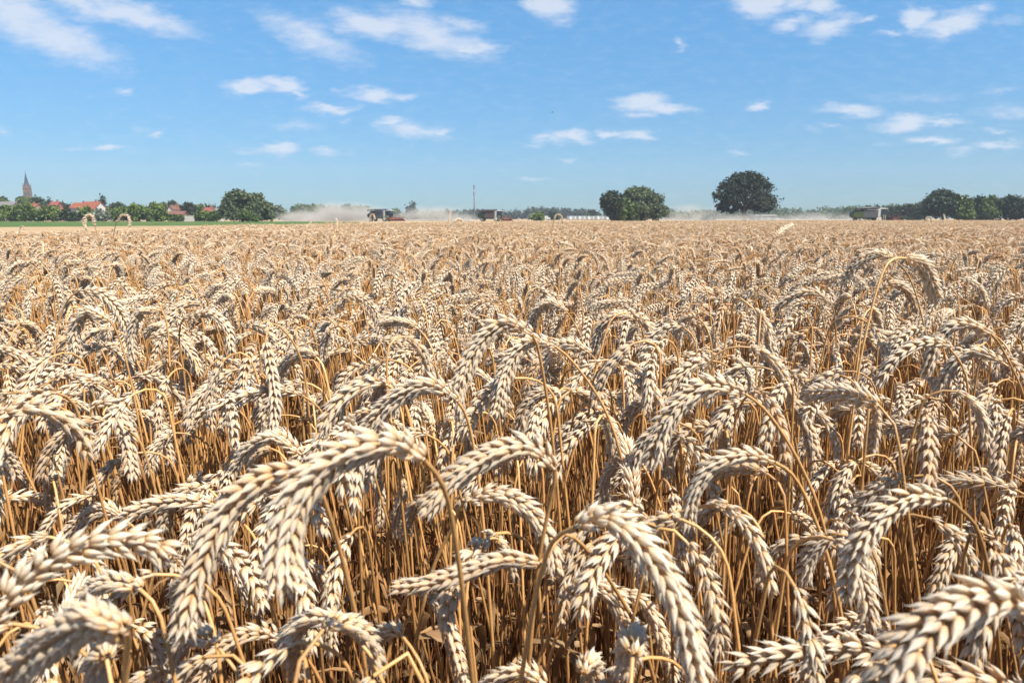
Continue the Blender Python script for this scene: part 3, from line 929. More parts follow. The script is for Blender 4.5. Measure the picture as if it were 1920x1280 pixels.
def build_field():
    rng = np.random.default_rng(21)
    # LOD collections (never linked into the scene)
    cols = []
    near = bpy.data.collections.new('near_stalks')
    for i in range(28):
        near.objects.link(bpy.data.objects.new('stalk_kind_%02d' % i, to_mesh('stalk', *lod_obj('s', rng, 1))))
    cols.append(near)
    for lod, nt, nk in ((2, 5, 26), (3, 4, 22)):
        c = bpy.data.collections.new('tiles_%d' % lod)
        kinds = [lod_obj('s', rng, lod) for _ in range(nk)]
        for k in range(nt):
            G, E = [], []
            cell = 1 / math.sqrt(DENS)
            m = int(1 / cell)
            for ix in range(m):
                for iy in range(m):
                    g, e, _ = kinds[rng.integers(nk)]
                    a = (-.5 + (ix + .5 + rng.uniform(-.55, .55)) / m, -.5 + (iy + .5 + rng.uniform(-.55, .55)) / m, rng.uniform(0, 6.28), rng.uniform(.9, 1.1), np.clip(rng.normal(.985, .06), .80, 1.07), rng.normal(0, .16))
                    G += [xf(q, *a) for q in g]; E += [xf(q, *a) for q in e]
            me = to_mesh('tile', [merge(G)], [merge(E)], [])
            c.objects.link(bpy.data.objects.new('tile_%d_%d' % (lod, k), me))
        cols.append(c)
    # near stalks
    pts = near_positions(rng)
    cand = []
    for (x, y) in pts:
        r = math.hypot(x, y)
        if r < .17: continue
        h = rng.normal(.785, .048)
        wav = .015 * math.sin(x * 1.7 + 1) * math.cos(y * 1.3)
        h = min(h + wav, .87)
        prm = random_stalk(rng, h)
        if r < .42: prm['h'] = min(h, .78)
        az = rng.uniform(0, 6.28)
        # a leaning bias: most ears nod to the left and towards the viewer
        if rng.random() < .5: az = rng.normal(math.radians(200), .7)
        cand.append((x, y, prm, az))
    def vis(c):
        x, y, prm, az = c
        ex = x + math.cos(az) * .06; ey = y + math.sin(az) * .06
        px, py, d = proj(np.array((ex, ey, prm['h'] - .03)))
        return px, py, d
    inview, rest = [], []
    for c in cand:
        px, py, d = vis(c)
        if d > .05 and -40 < px < 1960 and py < 1290:
            # the big ears in front are placed one by one above; keep their surroundings lower
            if d < .37 or (d < .55 and rng.random() < .2) or (d < 3 and rng.random() < .12):
                continue
            if d < .62 and c[2]['h'] > .80: c[2]['h'] = rng.uniform(.68, .79)
            inview.append((d, c))
        else: rest.append(c)
    inview.sort(key=lambda q: q[0])
    single = inview[:300 - N_HERO]
    rest += [c for d, c in inview[300 - N_HERO:]]
    for d, (x, y, prm, az) in single:
        prm = dict(prm); prm['bend_az'] = az
        P, Ls = stalk_curve(rng, **prm)
        P = P + np.array((x, y, 0))
        A, B = split_curve(P, Ls)
        make_stalk(A, B, rng, 1, float(np.clip(rng.normal(.30, .17), 0, .95)), rng.uniform(.5, .95), rng.uniform(0, 3.14), int(rng.integers(2, 5)), fat=rng.uniform(.85, 1.1))
    print('in view near', len(inview), 'rest', len(rest))
    P, R, S, I, K = [], [], [], [], []
    for (x, y, prm, az) in rest:
        zs = prm['h'] / .80
        P.append((x, y, 0)); R.append((rng.normal(0, .03), rng.normal(0, .03), az)); S.append((rng.uniform(.92, 1.08),) * 2 + (zs,)); I.append(int(rng.integers(28))); K.append(0)
    # short tillers between the single stalks, so the soil does not show bare
    # tiles
    for iy in range(3, 60):
        y = iy + .5
        for ix in range(-48, 48):
            x = ix + .5
            if abs(x) > .76 * (y + 1) + 1.2: continue
            if y > yedge(x / y): continue
            P.append((x, y, rng.normal(0, .012) if y > 12 else 0)); R.append((0, 0, math.pi / 2 * rng.integers(4)))
            f = 1 + .02 * math.sin(x * .7) * math.cos(y * .5)
            S.append((1.0, 1.0, f)); I.append(int(rng.integers(5 if y < 13 else 4))); K.append(1 if y < 13 else 2)
    me = bpy.data.meshes.new('wheat_field')
    me.vertices.add(len(P)); me.vertices.foreach_set('co', np.array(P, dtype=np.float32).ravel())
    for nme, typ, dat, fld in (('rot', 'FLOAT_VECTOR', R, 'vector'), ('scl', 'FLOAT_VECTOR', S, 'vector'), ('idx', 'INT', I, 'value'), ('lod', 'INT', K, 'value')):
        a = me.attributes.new(nme, typ, 'POINT')
        a.data.foreach_set(fld, np.array(dat, dtype=np.float32 if typ != 'INT' else np.int32).ravel())
    o = obj('wheat_field', me)
    tag(o, 'ripe golden wheat field filling the ground to the harvesters', 'wheat', kind='stuff')
    ng = bpy.data.node_groups.new('wheat_scatter', 'GeometryNodeTree')
    ng.interface.new_socket('Geometry', in_out='INPUT', socket_type='NodeSocketGeometry')
    ng.interface.new_socket('Geometry', in_out='OUTPUT', socket_type='NodeSocketGeometry')
    gi = ng.nodes.new('NodeGroupInput'); go = ng.nodes.new('NodeGroupOutput')
    jn = ng.nodes.new('GeometryNodeJoinGeometry')
    L = ng.links.new
    def attr(n, t):
        a = ng.nodes.new('GeometryNodeInputNamedAttribute'); a.data_type = t; a.inputs['Name'].default_value = n
        return a.outputs['Attribute']
    for k, c in enumerate(cols):
        ci = ng.nodes.new('GeometryNodeCollectionInfo'); ci.inputs['Collection'].default_value = c
        ci.inputs['Separate Children'].default_value = True; ci.inputs['Reset Children'].default_value = True
        ip = ng.nodes.new('GeometryNodeInstanceOnPoints')
        cmp_ = ng.nodes.new('FunctionNodeCompare'); cmp_.data_type = 'INT'; cmp_.operation = 'EQUAL'
        L(attr('lod', 'INT'), [s for s in cmp_.inputs if s.name == 'A' and s.type == 'INT'][0])
        [s for s in cmp_.inputs if s.name == 'B' and s.type == 'INT'][0].default_value = k
        L(cmp_.outputs[0], ip.inputs['Selection'])
        L(gi.outputs[0], ip.inputs['Points']); L(ci.outputs[0], ip.inputs['Instance'])
        ip.inputs['Pick Instance'].default_value = True
        L(attr('idx', 'INT'), ip.inputs['Instance Index'])
        L(attr('rot', 'FLOAT_VECTOR'), ip.inputs['Rotation'])
        L(attr('scl', 'FLOAT_VECTOR'), ip.inputs['Scale'])
        L(ip.outputs[0], jn.inputs[0])
    L(jn.outputs[0], go.inputs[0])
    md = o.modifiers.new('scatter', 'NODES'); md.node_group = ng
    return o


build_field()

# ------------------------------------------------------------------ labels of the single stalks
MARKS = [(90, 'church spire'), (215, 'red village roofs'), (330, 'village garden trees'), (410, 'white gabled house'), (520, 'grey willow'), (630, 'pale dust plume'),
         (770, 'western harvester'), (860, 'pointed conifers'), (960, 'lattice mast'), (1100, 'white van'), (1250, 'bushy tree pair'), (1340, 'dusty field gap'),
         (1460, 'lone oak'), (1590, 'hazy far wood'), (1690, 'eastern harvester'), (1820, 'tallest dark grove tree'), (4000, 'dark grove edge')]


def label_stalks():
    groups = {}
    for s in STALKS:
        mark = next(m for lim, m in MARKS if s['px'] < lim)
        d = s['d']
        band = 'nearest' if s['py'] > 1090 else 'near' if s['py'] > 900 else 'mid-distance' if s['py'] > 740 else 'farther' if s['py'] > 600 else 'distant'
        if s['py'] < 440: band = 'horizon-high'
        dpx = s['tip'][0] - s['base'][0]; dpy = s['tip'][1] - s['base'][1]
        if dpy < -8 * .1 / max(d, .1): shp = 'upright ear'
        elif abs(dpx) < .35 * abs(dpy): shp = 'straight hanging ear'
        elif dpy > abs(dpx): shp = 'ear drooping left' if dpx < 0 else 'ear drooping right'
        else: shp = 'ear arching left' if dpx < 0 else 'ear arching right'
        tone = 'bleached' if s['hue'] < .22 else 'straw-coloured' if s['hue'] < .42 else 'golden'
        s['key'] = (tone, band, shp, mark)
        groups.setdefault(s['key'], []).append(s)
    o3 = ['left of two', 'right of two']
    o4 = ['leftmost of three', 'middle of three', 'rightmost of three']
    for k, v in groups.items():
        tone, band, shp, mark = k
        v.sort(key=lambda q: q['px'])
        for i, s in enumerate(v):
            if len(v) == 1: suf = ''
            elif len(v) == 2: suf = ', ' + o3[i]
            elif len(v) == 3: suf = ', ' + o4[i]
            else: suf = ', ' + ['first', 'second', 'third', 'fourth', 'fifth', 'sixth', 'seventh', 'eighth', 'ninth', 'tenth'][min(i, 9)] + ' from left'
            tag(s['o'], f"{tone} {band} wheat stalk, {shp}, below the {mark}{suf}", 'wheat stalk', 'single wheat stalks in the foreground')


label_stalks()

# ------------------------------------------------------------------ ground


def sheet(name, pts, z, mat, kind='structure'):
    b = MB(); b.add([(x, y, z) for x, y in pts], [tuple(range(len(pts)))])
    o = b.build(name, mat); tag(o, kind=kind)
    return o


def ground_mat(name, c1, c2, c3, s1, s2, bump=.3):
    m = bpy.data.materials.new(name); m.use_nodes = True
    t = m.node_tree; L = t.links.new; b = t.nodes['Principled BSDF']
    tc = N(t, 'ShaderNodeTexCoord')
    n1 = N(t, 'ShaderNodeTexNoise'); n1.inputs['Scale'].default_value = s1; n1.inputs['Detail'].default_value = 6
    n2 = N(t, 'ShaderNodeTexNoise'); n2.inputs['Scale'].default_value = s2; n2.inputs['Detail'].default_value = 4
    L(tc.outputs['Object'], n1.inputs['Vector']); L(tc.outputs['Object'], n2.inputs['Vector'])
    a = N(t, 'ShaderNodeMix', data_type='RGBA'); a.inputs['A'].default_value = (*c1, 1); a.inputs['B'].default_value = (*c2, 1)
    r1 = N(t, 'ShaderNodeMapRange'); r1.inputs['From Min'].default_value = .35; r1.inputs['From Max'].default_value = .65
    L(n1.outputs['Fac'], r1.inputs['Value']); L(r1.outputs[0], a.inputs['Factor'])
    c = N(t, 'ShaderNodeMix', data_type='RGBA'); c.inputs['B'].default_value = (*c3, 1)
    r2 = N(t, 'ShaderNodeMapRange'); r2.inputs['From Min'].default_value = .5; r2.inputs['From Max'].default_value = .75; r2.inputs['To Max'].default_value = .6
    L(n2.outputs['Fac'], r2.inputs['Value']); L(r2.outputs[0], c.inputs['Factor'])
    L(a.outputs['Result'], c.inputs['A']); L(c.outputs['Result'], b.inputs['Base Color'])
    b.inputs['Roughness'].default_value = .95; b.inputs['Specular IOR Level'].default_value = .1
    bp = N(t, 'ShaderNodeBump'); bp.inputs['Strength'].default_value = bump; L(n1.outputs['Fac'], bp.inputs['Height']); L(bp.outputs[0], b.inputs['Normal'])
    return m


M_STUB = ground_mat('stubble', (0.28, 0.195, 0.115), (0.36, 0.26, 0.155), (0.24, 0.16, 0.09), .35, .03)
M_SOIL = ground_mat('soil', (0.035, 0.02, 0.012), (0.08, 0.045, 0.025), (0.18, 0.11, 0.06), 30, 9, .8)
M_MEADOW = ground_mat('meadow_grass', (0.05, 0.09, 0.024), (0.075, 0.12, 0.034), (0.14, 0.13, 0.06), .2, .05)
sheet('ground', [(-5000, -600), (5000, -600), (5000, 8000), (-5000, 8000)], 0, M_STUB)
bn = []
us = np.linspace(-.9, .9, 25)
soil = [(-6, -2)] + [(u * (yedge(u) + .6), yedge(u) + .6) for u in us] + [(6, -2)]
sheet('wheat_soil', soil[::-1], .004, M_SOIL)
mead = [(-60, 82), (-44, 100), (-30, 140), (-42, 200), (-70, 236), (-400, 236), (-400, 82)]
sheet('meadow', mead, .004, M_MEADOW)
sheet('verge', [(75, 196), (260, 196), (260, 210), (75, 210)], .004, M_MEADOW)

# ------------------------------------------------------------------ trees


def leaf_cloud(centres, radii, n, size, rng, flat=1.0):
    """n leaf quads gathered in clumps over the ellipsoid lobes"""
    w = radii.prod(axis=1) ** (2 / 3); w /= w.sum()
    nc = max(8, n // 9)
    li = rng.choice(len(centres), nc, p=w)
    d = norm(rng.normal(size=(nc, 3)))
    d[:, 2] = np.where(d[:, 2] < -.55, -d[:, 2], d[:, 2])
    cc = centres[li] + d * radii[li] * (rng.uniform(.62, 1.03, (nc, 1)))
    crnd = rng.random(nc)
    k = rng.integers(nc, size=n)
    p = cc[k] + rng.normal(size=(n, 3)) * size * 1.15
    a = norm(rng.normal(size=(n, 3))); b = norm(np.cross(a, rng.normal(size=(n, 3))))
    s = size * rng.uniform(.55, 1.25, (n, 1))
    V = np.stack([p - a * s - b * s * .6, p + a * s - b * s * .55, p + a * s * .8 + b * s * .6, p - a * s * .9 + b * s * .55], 1).reshape(-1, 3)
    Q = np.arange(n * 4).reshape(-1, 4)
    return V, Q, {'rnd': np.repeat(np.clip(crnd[k] * .7 + rng.random(n) * .3, 0, 1), 4)}


def tree(label, px, top, w, D, kind='mid', base=None, shape='round', name='tree', skirt=.12, group=None, cat='tree', dens=1.0):
    rng = np.random.default_rng(int(px * 7 + top * 3 + w))
    x = fx(px, D)
    Wm = w / F * D
    ht = fz(top, D)
    e = empty(name, (x, D, 0))
    size = max(.16, D * .00155)
    area = w * (ht / D * F)
    n = int(np.clip(area * 2.4 * dens, 300, 12000))
    R = Wm / 2
    cz0 = ht * skirt
    if shape == 'cone':
        m = 9
        zc = np.linspace(cz0, ht * .96, m)
        rr = np.interp(np.linspace(0, 1, m), [0, 1], [R, R * .1])
        C = np.stack([rng.normal(0, R * .05, m), rng.normal(0, R * .05, m), zc], -1)
        Rd = np.stack([rr, rr, np.full(m, ht / m * .75)], -1)
    else:
        m = 16 if w > 35 else 8
        hh = (ht - cz0) / 2
        d = norm(rng.normal(size=(m, 3)))
        if shape == 'round':
            C = d * np.array((R * .62, R * .62, hh * .62)) * rng.uniform(.5, 1.0, (m, 1)) + (0, 0, cz0 + hh)
            C[0] = (0, 0, cz0 + hh)
            r = rng.uniform(.30, .46, m)
            Rd = np.stack([R * r, R * r, hh * r * rng.uniform(.8, 1.0, m)], -1)
            Rd[0] = (R * .62, R * .62, hh * .66)
        elif shape == 'dome':     # widest low down, falling outline
            z = rng.uniform(0, 1, m)
            rad = np.sqrt(1 - z ** 2)
            a = rng.uniform(0, 6.28, m)
            C = np.stack([np.cos(a) * rad * R * .68, np.sin(a) * rad * R * .68, cz0 + z * (ht - cz0) * .72 + ht * .06], -1)
            r = rng.uniform(.34, .48, m)
            Rd = np.stack([R * r, R * r, ht * .5 * r * rng.uniform(.8, 1.1, m)], -1)
            C[0] = (0, 0, cz0 + ht * .25); Rd[0] = (R * .7, R * .7, ht * .36)
        elif shape == 'hedge':
            C = np.stack([rng.uniform(-R * .75, R * .75, m), rng.uniform(-R * .3, R * .3, m), rng.uniform(.12, .72, m) * ht], -1)
            Rd = np.stack([np.full(m, R * .34), np.full(m, R * .34), ht * rng.uniform(.24, .36, m)], -1)
    if shape != 'cone':
        sfx = R / max((C[:, 0] + Rd[:, 0]).max(), (-(C[:, 0] - Rd[:, 0])).max())
        C[:, 0] *= sfx; Rd[:, 0] *= max(1, sfx)
    # keep the crown's top at the height read from the photograph
    topz = (C[:, 2] + Rd[:, 2]).max()
    if shape != 'cone':
        f = (ht - cz0 * .5) / topz if topz > 0 else 1
        C[:, 2] *= f
    V, Q, A = leaf_cloud(C, Rd, n, size, rng)
    V[:, 2] = np.maximum(V[:, 2], .05)
    obj('crown', np_mesh('crown', V, Q, A, False, FOL[kind]), e)
    b = MB()
    tr = max(.07, R * .06)
    top_t = cz0 + (ht - cz0) * .45
    b.tube([(0, 0, -.1), (R * .02, 0, top_t * .35), (-R * .02, 0, top_t)], [tr * 1.35, tr, tr * .55], 8)
    if w > 30 and shape != 'cone':
        for q in range(7):
            a = rng.uniform(0, 6.28); zb = rng.uniform(.35, .9) * top_t
            ex = (math.cos(a) * R * .6, math.sin(a) * R * .6, zb + (ht - zb) * rng.uniform(.25, .55))
            b.tube([(0, 0, zb), (ex[0] * .45, ex[1] * .45, zb + (ex[2] - zb) * .6), ex], [tr * .55, tr * .38, tr * .12], 6)
    b.build('trunk', M_BARK, e, True)
    tag(e, label, cat, group)
    return e


GV = 'trees and bushes of the village edge'
GH = 'hedge bushes along the meadow'
VILL = [
    # label, px, top, width, D, kind, shape
    ('rounded tree at the village edge before the grey barn', 8, 368, 22, 330, 'mid', 'round'),
    ('broad green tree crown hiding the foot of the church tower', 46, 369, 34, 340, 'mid', 'round'),
    ('dark tall tree between church tower and small orange roof', 74, 369, 20, 320, 'dark', 'round'),
    ('dark bushy tree standing left of the small red roof', 86, 377, 16, 318, 'dark', 'round'),
    ('slim dark conifer close to the left gable of the red roof', 97, 373, 10, 315, 'conifer', 'cone'),
    ('low dark tree just right of the small red roof', 118, 379, 16, 320, 'dark', 'round'),
    ('little pointed spruce standing alone between the red roofs', 131, 380, 8, 310, 'conifer', 'cone'),
    ('tall spruce at the right end of the long orange roofs', 195, 369, 13, 300, 'conifer', 'cone'),
    ('dark tree crown right of the tall spruce', 221, 380, 24, 320, 'dark', 'round'),
    ('small tree crown above the hedge left of the dark pair', 253, 383, 20, 330, 'mid', 'round'),
    ('dark round crown rising behind the bright yellow-green bush', 289, 381, 16, 335, 'dark', 'round'),
    ('pale green crown left of the white gabled house', 306, 381, 16, 330, 'mid', 'round'),
    ('dark tree behind the white gabled house', 328, 377, 18, 340, 'dark', 'round'),
    ('broad dark tree right of the white gabled house', 354, 381, 28, 305, 'dark', 'round'),
    ('small dark tree left of the pinkish red roof', 380, 383, 16, 300, 'mid', 'round'),
    ('dark tree behind the pinkish red roof', 399, 386, 26, 345, 'dark', 'round'),
]
HEDGE = [
    ('dull green hedge bush at the far left meadow edge', -4, 391, 34, 232, 'mid', 'hedge'),
    ('yellowish hedge bush below the grey barn roof', 20, 386, 36, 236, 'bright', 'hedge'),
    ('dark green hedge bush below the church tower', 47, 383, 36, 232, 'mid', 'hedge'),
    ('green hedge bush below the small orange roof', 70, 392, 34, 234, 'mid', 'hedge'),
    ('light green bush below the small red roof', 99, 384, 34, 233, 'bright', 'hedge'),
    ('grey-green dark bush under the pointed spruce', 131, 392, 34, 232, 'dark', 'hedge'),
    ('bright leafy bush in front of the long orange roofs', 160, 388, 34, 233, 'bright', 'hedge'),
    ('silvery pale bush below the tall spruce', 193, 394, 28, 231, 'pale', 'hedge'),
    ('mid green bush right of the silvery bush', 213, 392, 28, 233, 'mid', 'hedge'),
    ('olive bush behind the curled wheat ears', 238, 389, 30, 234, 'mid', 'hedge'),
    ('lush green bush right of the curled wheat ears', 262, 386, 36, 232, 'bright', 'hedge'),
    ('low dark bush under the lush green bush', 284, 395, 28, 230, 'mid', 'hedge'),
    ('bright yellow-green bush left of the brown roofed shed', 303, 384, 32, 232, 'bright', 'hedge'),
    ('small round bush in front of the brown roofed shed', 330, 402, 24, 228, 'mid', 'hedge'),
    ('light green bush right of the white garden wall', 382, 398, 34, 231, 'bright', 'hedge'),
    ('dark green bush between pinkish roof and grey willow', 408, 396, 28, 230, 'mid', 'hedge'),
]
for l, px, top, w, D, kd, sh in VILL: tree(l, px, top, w, D, kd, shape=sh, group=GV, name='conifer_tree' if sh == 'cone' else 'broadleaf_tree')
for l, px, top, w, D, kd, sh in HEDGE: tree(l, px, top, w, D, kd, shape=sh, group=GH, name='hedge_bush', skirt=.03, cat='bush')

tree('big grey-green willow at the left end of the dust', 454, 356, 70, 218, 'grey', shape='dome', name='willow_tree', skirt=.05, dens=1.3)
tree('lower willow half leaning right beside the big grey willow', 482, 363, 62, 221, 'grey', shape='dome', name='willow_tree', skirt=.05, dens=1.3)
tree('small green bush at the foot of the grey willows', 462, 400, 34, 210, 'mid', shape='hedge', name='field_bush', skirt=.02, cat='bush')
tree('pale hazy tree just right of the grey willows', 524, 387, 30, 420, 'grey', shape='round', name='broadleaf_tree')
tree('low hazy bushes half hidden in the first dust', 545, 400, 34, 380, 'mid', shape='hedge', name='field_bush', cat='bush')
tree('rounded hazy tree left above the dust plume', 565, 384, 36, 520, 'mid', shape='round', name='broadleaf_tree')
tree('flat topped hazy tree above the dust plume', 590, 386, 28, 530, 'mid', shape='round', name='broadleaf_tree')
tree('taller pointed conifer right of the western harvester', 775, 381, 13, 620, 'conifer', shape='cone', name='conifer_tree')
tree('shorter pointed conifer right of the western harvester', 766, 389, 8, 620, 'conifer', shape='cone', name='conifer_tree')
tree('small far tree crown just right of the western harvester', 741, 393, 16, 640, 'mid', shape='round', name='broadleaf_tree')
tree('dark far tree crown left above the western harvester', 650, 385, 11, 640, 'dark', shape='round', name='broadleaf_tree')
tree('round field bush left of the single white van', 1006, 401, 24, 300, 'bright', shape='hedge', name='field_bush', skirt=.03, cat='bush')
tree('dark bush behind the single white van', 1036, 398, 22, 420, 'dark', shape='hedge', name='field_bush', skirt=.03, cat='bush')
tree('dark ragged tree of the bushy pair with gaps', 1147, 359, 42, 235, 'dark', shape='round', name='broadleaf_tree', skirt=.04)
tree('low leafy bush joining the bushy tree pair', 1172, 372, 50, 238, 'mid', shape='hedge', name='field_bush', skirt=.02, cat='bush')
tree('domed green willow of the bushy tree pair', 1200, 351, 96, 245, 'grey', shape='dome', name='willow_tree', skirt=.03, dens=1.3)
tree('small round tree left of the bushy tree pair', 1110, 396, 16, 520, 'dark', shape='round', name='broadleaf_tree')
tree('tallest dark tree of the eastern grove', 1768, 358, 78, 250, 'dark', shape='round', name='broadleaf_tree', skirt=.02)
tree('lighter green tree leaning on the tallest grove tree', 1806, 368, 36, 246, 'mid', shape='dome', name='broadleaf_tree', skirt=.02)
tree('dark flat topped grove tree right of the lighter tree', 1832, 369, 42, 262, 'dark', shape='dome', name='broadleaf_tree', skirt=.02)
tree('mid green rounded grove tree', 1856, 367, 44, 258, 'mid', shape='dome', name='broadleaf_tree', skirt=.02)
tree('dark grove tree near the right picture edge', 1893, 369, 46, 256, 'dark', shape='dome', name='broadleaf_tree', skirt=.02)
tree('last dark grove tree cut by the right edge', 1928, 372, 40, 252, 'dark', shape='dome', name='broadleaf_tree', skirt=.02)
tree('low tree closest behind the eastern harvester cab', 1684, 387, 34, 330, 'dark', shape='hedge', name='broadleaf_tree', skirt=.02)
tree('low dark tree between harvester and tallest grove tree', 1708, 384, 34, 320, 'dark', shape='hedge', name='broadleaf_tree', skirt=.02)
tree('dark low tree touching the tallest grove tree', 1729, 382, 30, 310, 'dark', shape='hedge', name='broadleaf_tree', skirt=.02)
tree('small hazy tree left above the eastern harvester', 1590, 390, 18, 560, 'mid', shape='round', name='broadleaf_tree')
tree('hazy tree behind the grain tank of the eastern harvester', 1630, 387, 34, 420, 'mid', shape='hedge', name='broadleaf_tree')


def oak():
    D = 235; px = 1395
    rng = np.random.default_rng(77)
    x = fx(px, D)
    s = D / F
    e = empty('oak_tree', (x, D, 0))
    # lobes read from the outline: dx, y top px, rx, rz
    lobes = [(-8, 350, 34, 26), (8, 345, 34, 22), (-34, 356, 18, 16), (36, 360, 20, 18), (0, 372, 44, 22), (-45, 372, 13, 11), (44, 380, 13, 12), (-30, 384, 20, 12),
             (28, 388, 24, 11), (-16, 338, 16, 12), (14, 337, 20, 12), (-42, 390, 10, 8), (50, 372, 7, 7), (-52, 366, 7, 6), (48, 390, 9, 7), (0, 356, 30, 24), (-34, 393, 13, 7), (36, 393, 14, 7), (-15, 389, 15, 9), (14, 388, 16, 10), (-22, 396, 9, 4), (30, 398, 9, 3)]
    C, R = [], []
    for dx, y, rx, rz in lobes:
        for k in range(3):
            C.append((dx * s, rng.normal(0, 1) * 12 * s * (1 if k else 0) * (1.6), fz(y, D))); R.append((rx * s * (1 - .2 * k), rx * s * .9, rz * s * (1 - .15 * k)))
    V, Q, A = leaf_cloud(np.array(C), np.array(R), 15000, .32, rng)
    obj('crown', np_mesh('crown', V, Q, A, False, FOL['oak']), e)
    b = MB()
    b.tube([(0, 0, -.1), (.1, 0, 1.2), (-.1, 0, 3.2), (.1, 0, 6), (0, 0, 10)], [1.15, .8, .72, .55, .2], 10)
    for q in range(14):
        a = q * 2.4; zb = rng.uniform(2.6, 6)
        l = rng.uniform(4.5, 8.5)
        ex = (math.cos(a) * l, math.sin(a) * l, zb + rng.uniform(1, 6.5))
        b.tube([(0, 0, zb), (ex[0] * .4, ex[1] * .4, zb + (ex[2] - zb) * .55), ex], [.38, .24, .06], 6)
    b.build('trunk', M_BARK, e, True)
    tag(e, 'lone large dark oak standing free in the dust', 'tree')


oak()


def wood(name, label, segs, D, kind, seed):
    """a far wood that reads as one mass: outline heights at photo px"""
    rng = np.random.default_rng(seed)
    C, R = [], []
    xs = [p for p, _ in segs]; ys = [t for _, t in segs]
    px = xs[0]
    while px < xs[-1]:
        t = np.interp(px, xs, ys) + rng.normal(0, 1.0)
        ht = fz(t, D)
        r = rng.uniform(5, 9) / F * D
        x = fx(px, D)
        for k in range(2):
            C.append((x, D + rng.uniform(-15, 15), ht * (.62 if k == 0 else .28))); R.append((r, r, ht * (.40 if k == 0 else .3)))
        px += rng.uniform(4, 9)
    n = int((xs[-1] - xs[0]) * 26)
    V, Q, A = leaf_cloud(np.array(C), np.array(R), n, D * .0016, rng)
    V[:, 2] = np.maximum(V[:, 2], .05)
    o = obj(name, np_mesh(name, V, Q, A, False, FOL[kind]))
    tag(o, label, 'wood', kind='stuff')


wood('far_wood', 'hazy far wood behind the dust of the western harvester', [(600, 387), (630, 390), (660, 388), (685, 388), (700, 400), (740, 403), (790, 400), (850, 399)], 900, 'mid', 1)
wood('far_wood', 'far wood band behind mast and white vans', [(850, 397), (900, 396), (960, 400), (985, 396), (1010, 392), (1050, 393), (1080, 398), (1095, 394), (1115, 402), (1135, 401), (1170, 400)], 800, 'dark', 2)
wood('far_wood', 'hazy far wood between bushy pair and oak', [(1230, 395), (1262, 396), (1280, 400), (1330, 397), (1400, 396), (1450, 396)], 850, 'mid', 3)
wood('far_wood', 'hazy far wood between oak and eastern harvester', [(1440, 395), (1475, 394), (1500, 396), (1530, 395), (1550, 392), (1575, 393), (1600, 390), (1640, 389), (1700, 390)], 820, 'mid', 4)
wood('far_wood', 'dense wood backing the eastern grove', [(1640, 390), (1700, 385), (1740, 380), (1800, 375), (1960, 374)], 340, 'dark', 5)
wood('far_wood', 'garden greenery backing the village roofs', [(-20, 392), (60, 390), (110, 392), (200, 391), (300, 390), (420, 392), (520, 398)], 460, 'mid', 6)

# ------------------------------------------------------------------ village
M_ORANGE = pmat('roof_orange_tile', (0.20, 0.058, 0.028), .8, .2, 4)
M_RED = pmat('roof_red_tile', (0.19, 0.05, 0.035), .8, .2, 4)
M_BROWN = pmat('roof_brown_tile', (0.14, 0.06, 0.042), .8, .2, 4)
M_GREYR = pmat('roof_grey', (0.14, 0.125, 0.125), .8, .15, 4)
M_WHITEW = pmat('render_white', (0.42, 0.41, 0.38), .8, .06, 2)
M_CREAM = pmat('render_cream', (0.30, 0.23, 0.17), .8, .08, 2)
M_BRICK = pmat('brick_warm', (0.22, 0.11, 0.075), .85, .2, 6)
M_GLASSD = pmat('window_glass', (0.03, 0.04, 0.05), .15, .1, 2, spec=.8)
M_DOOR = pmat('door_wood', (0.12, 0.07, 0.04), .6, .2, 3)


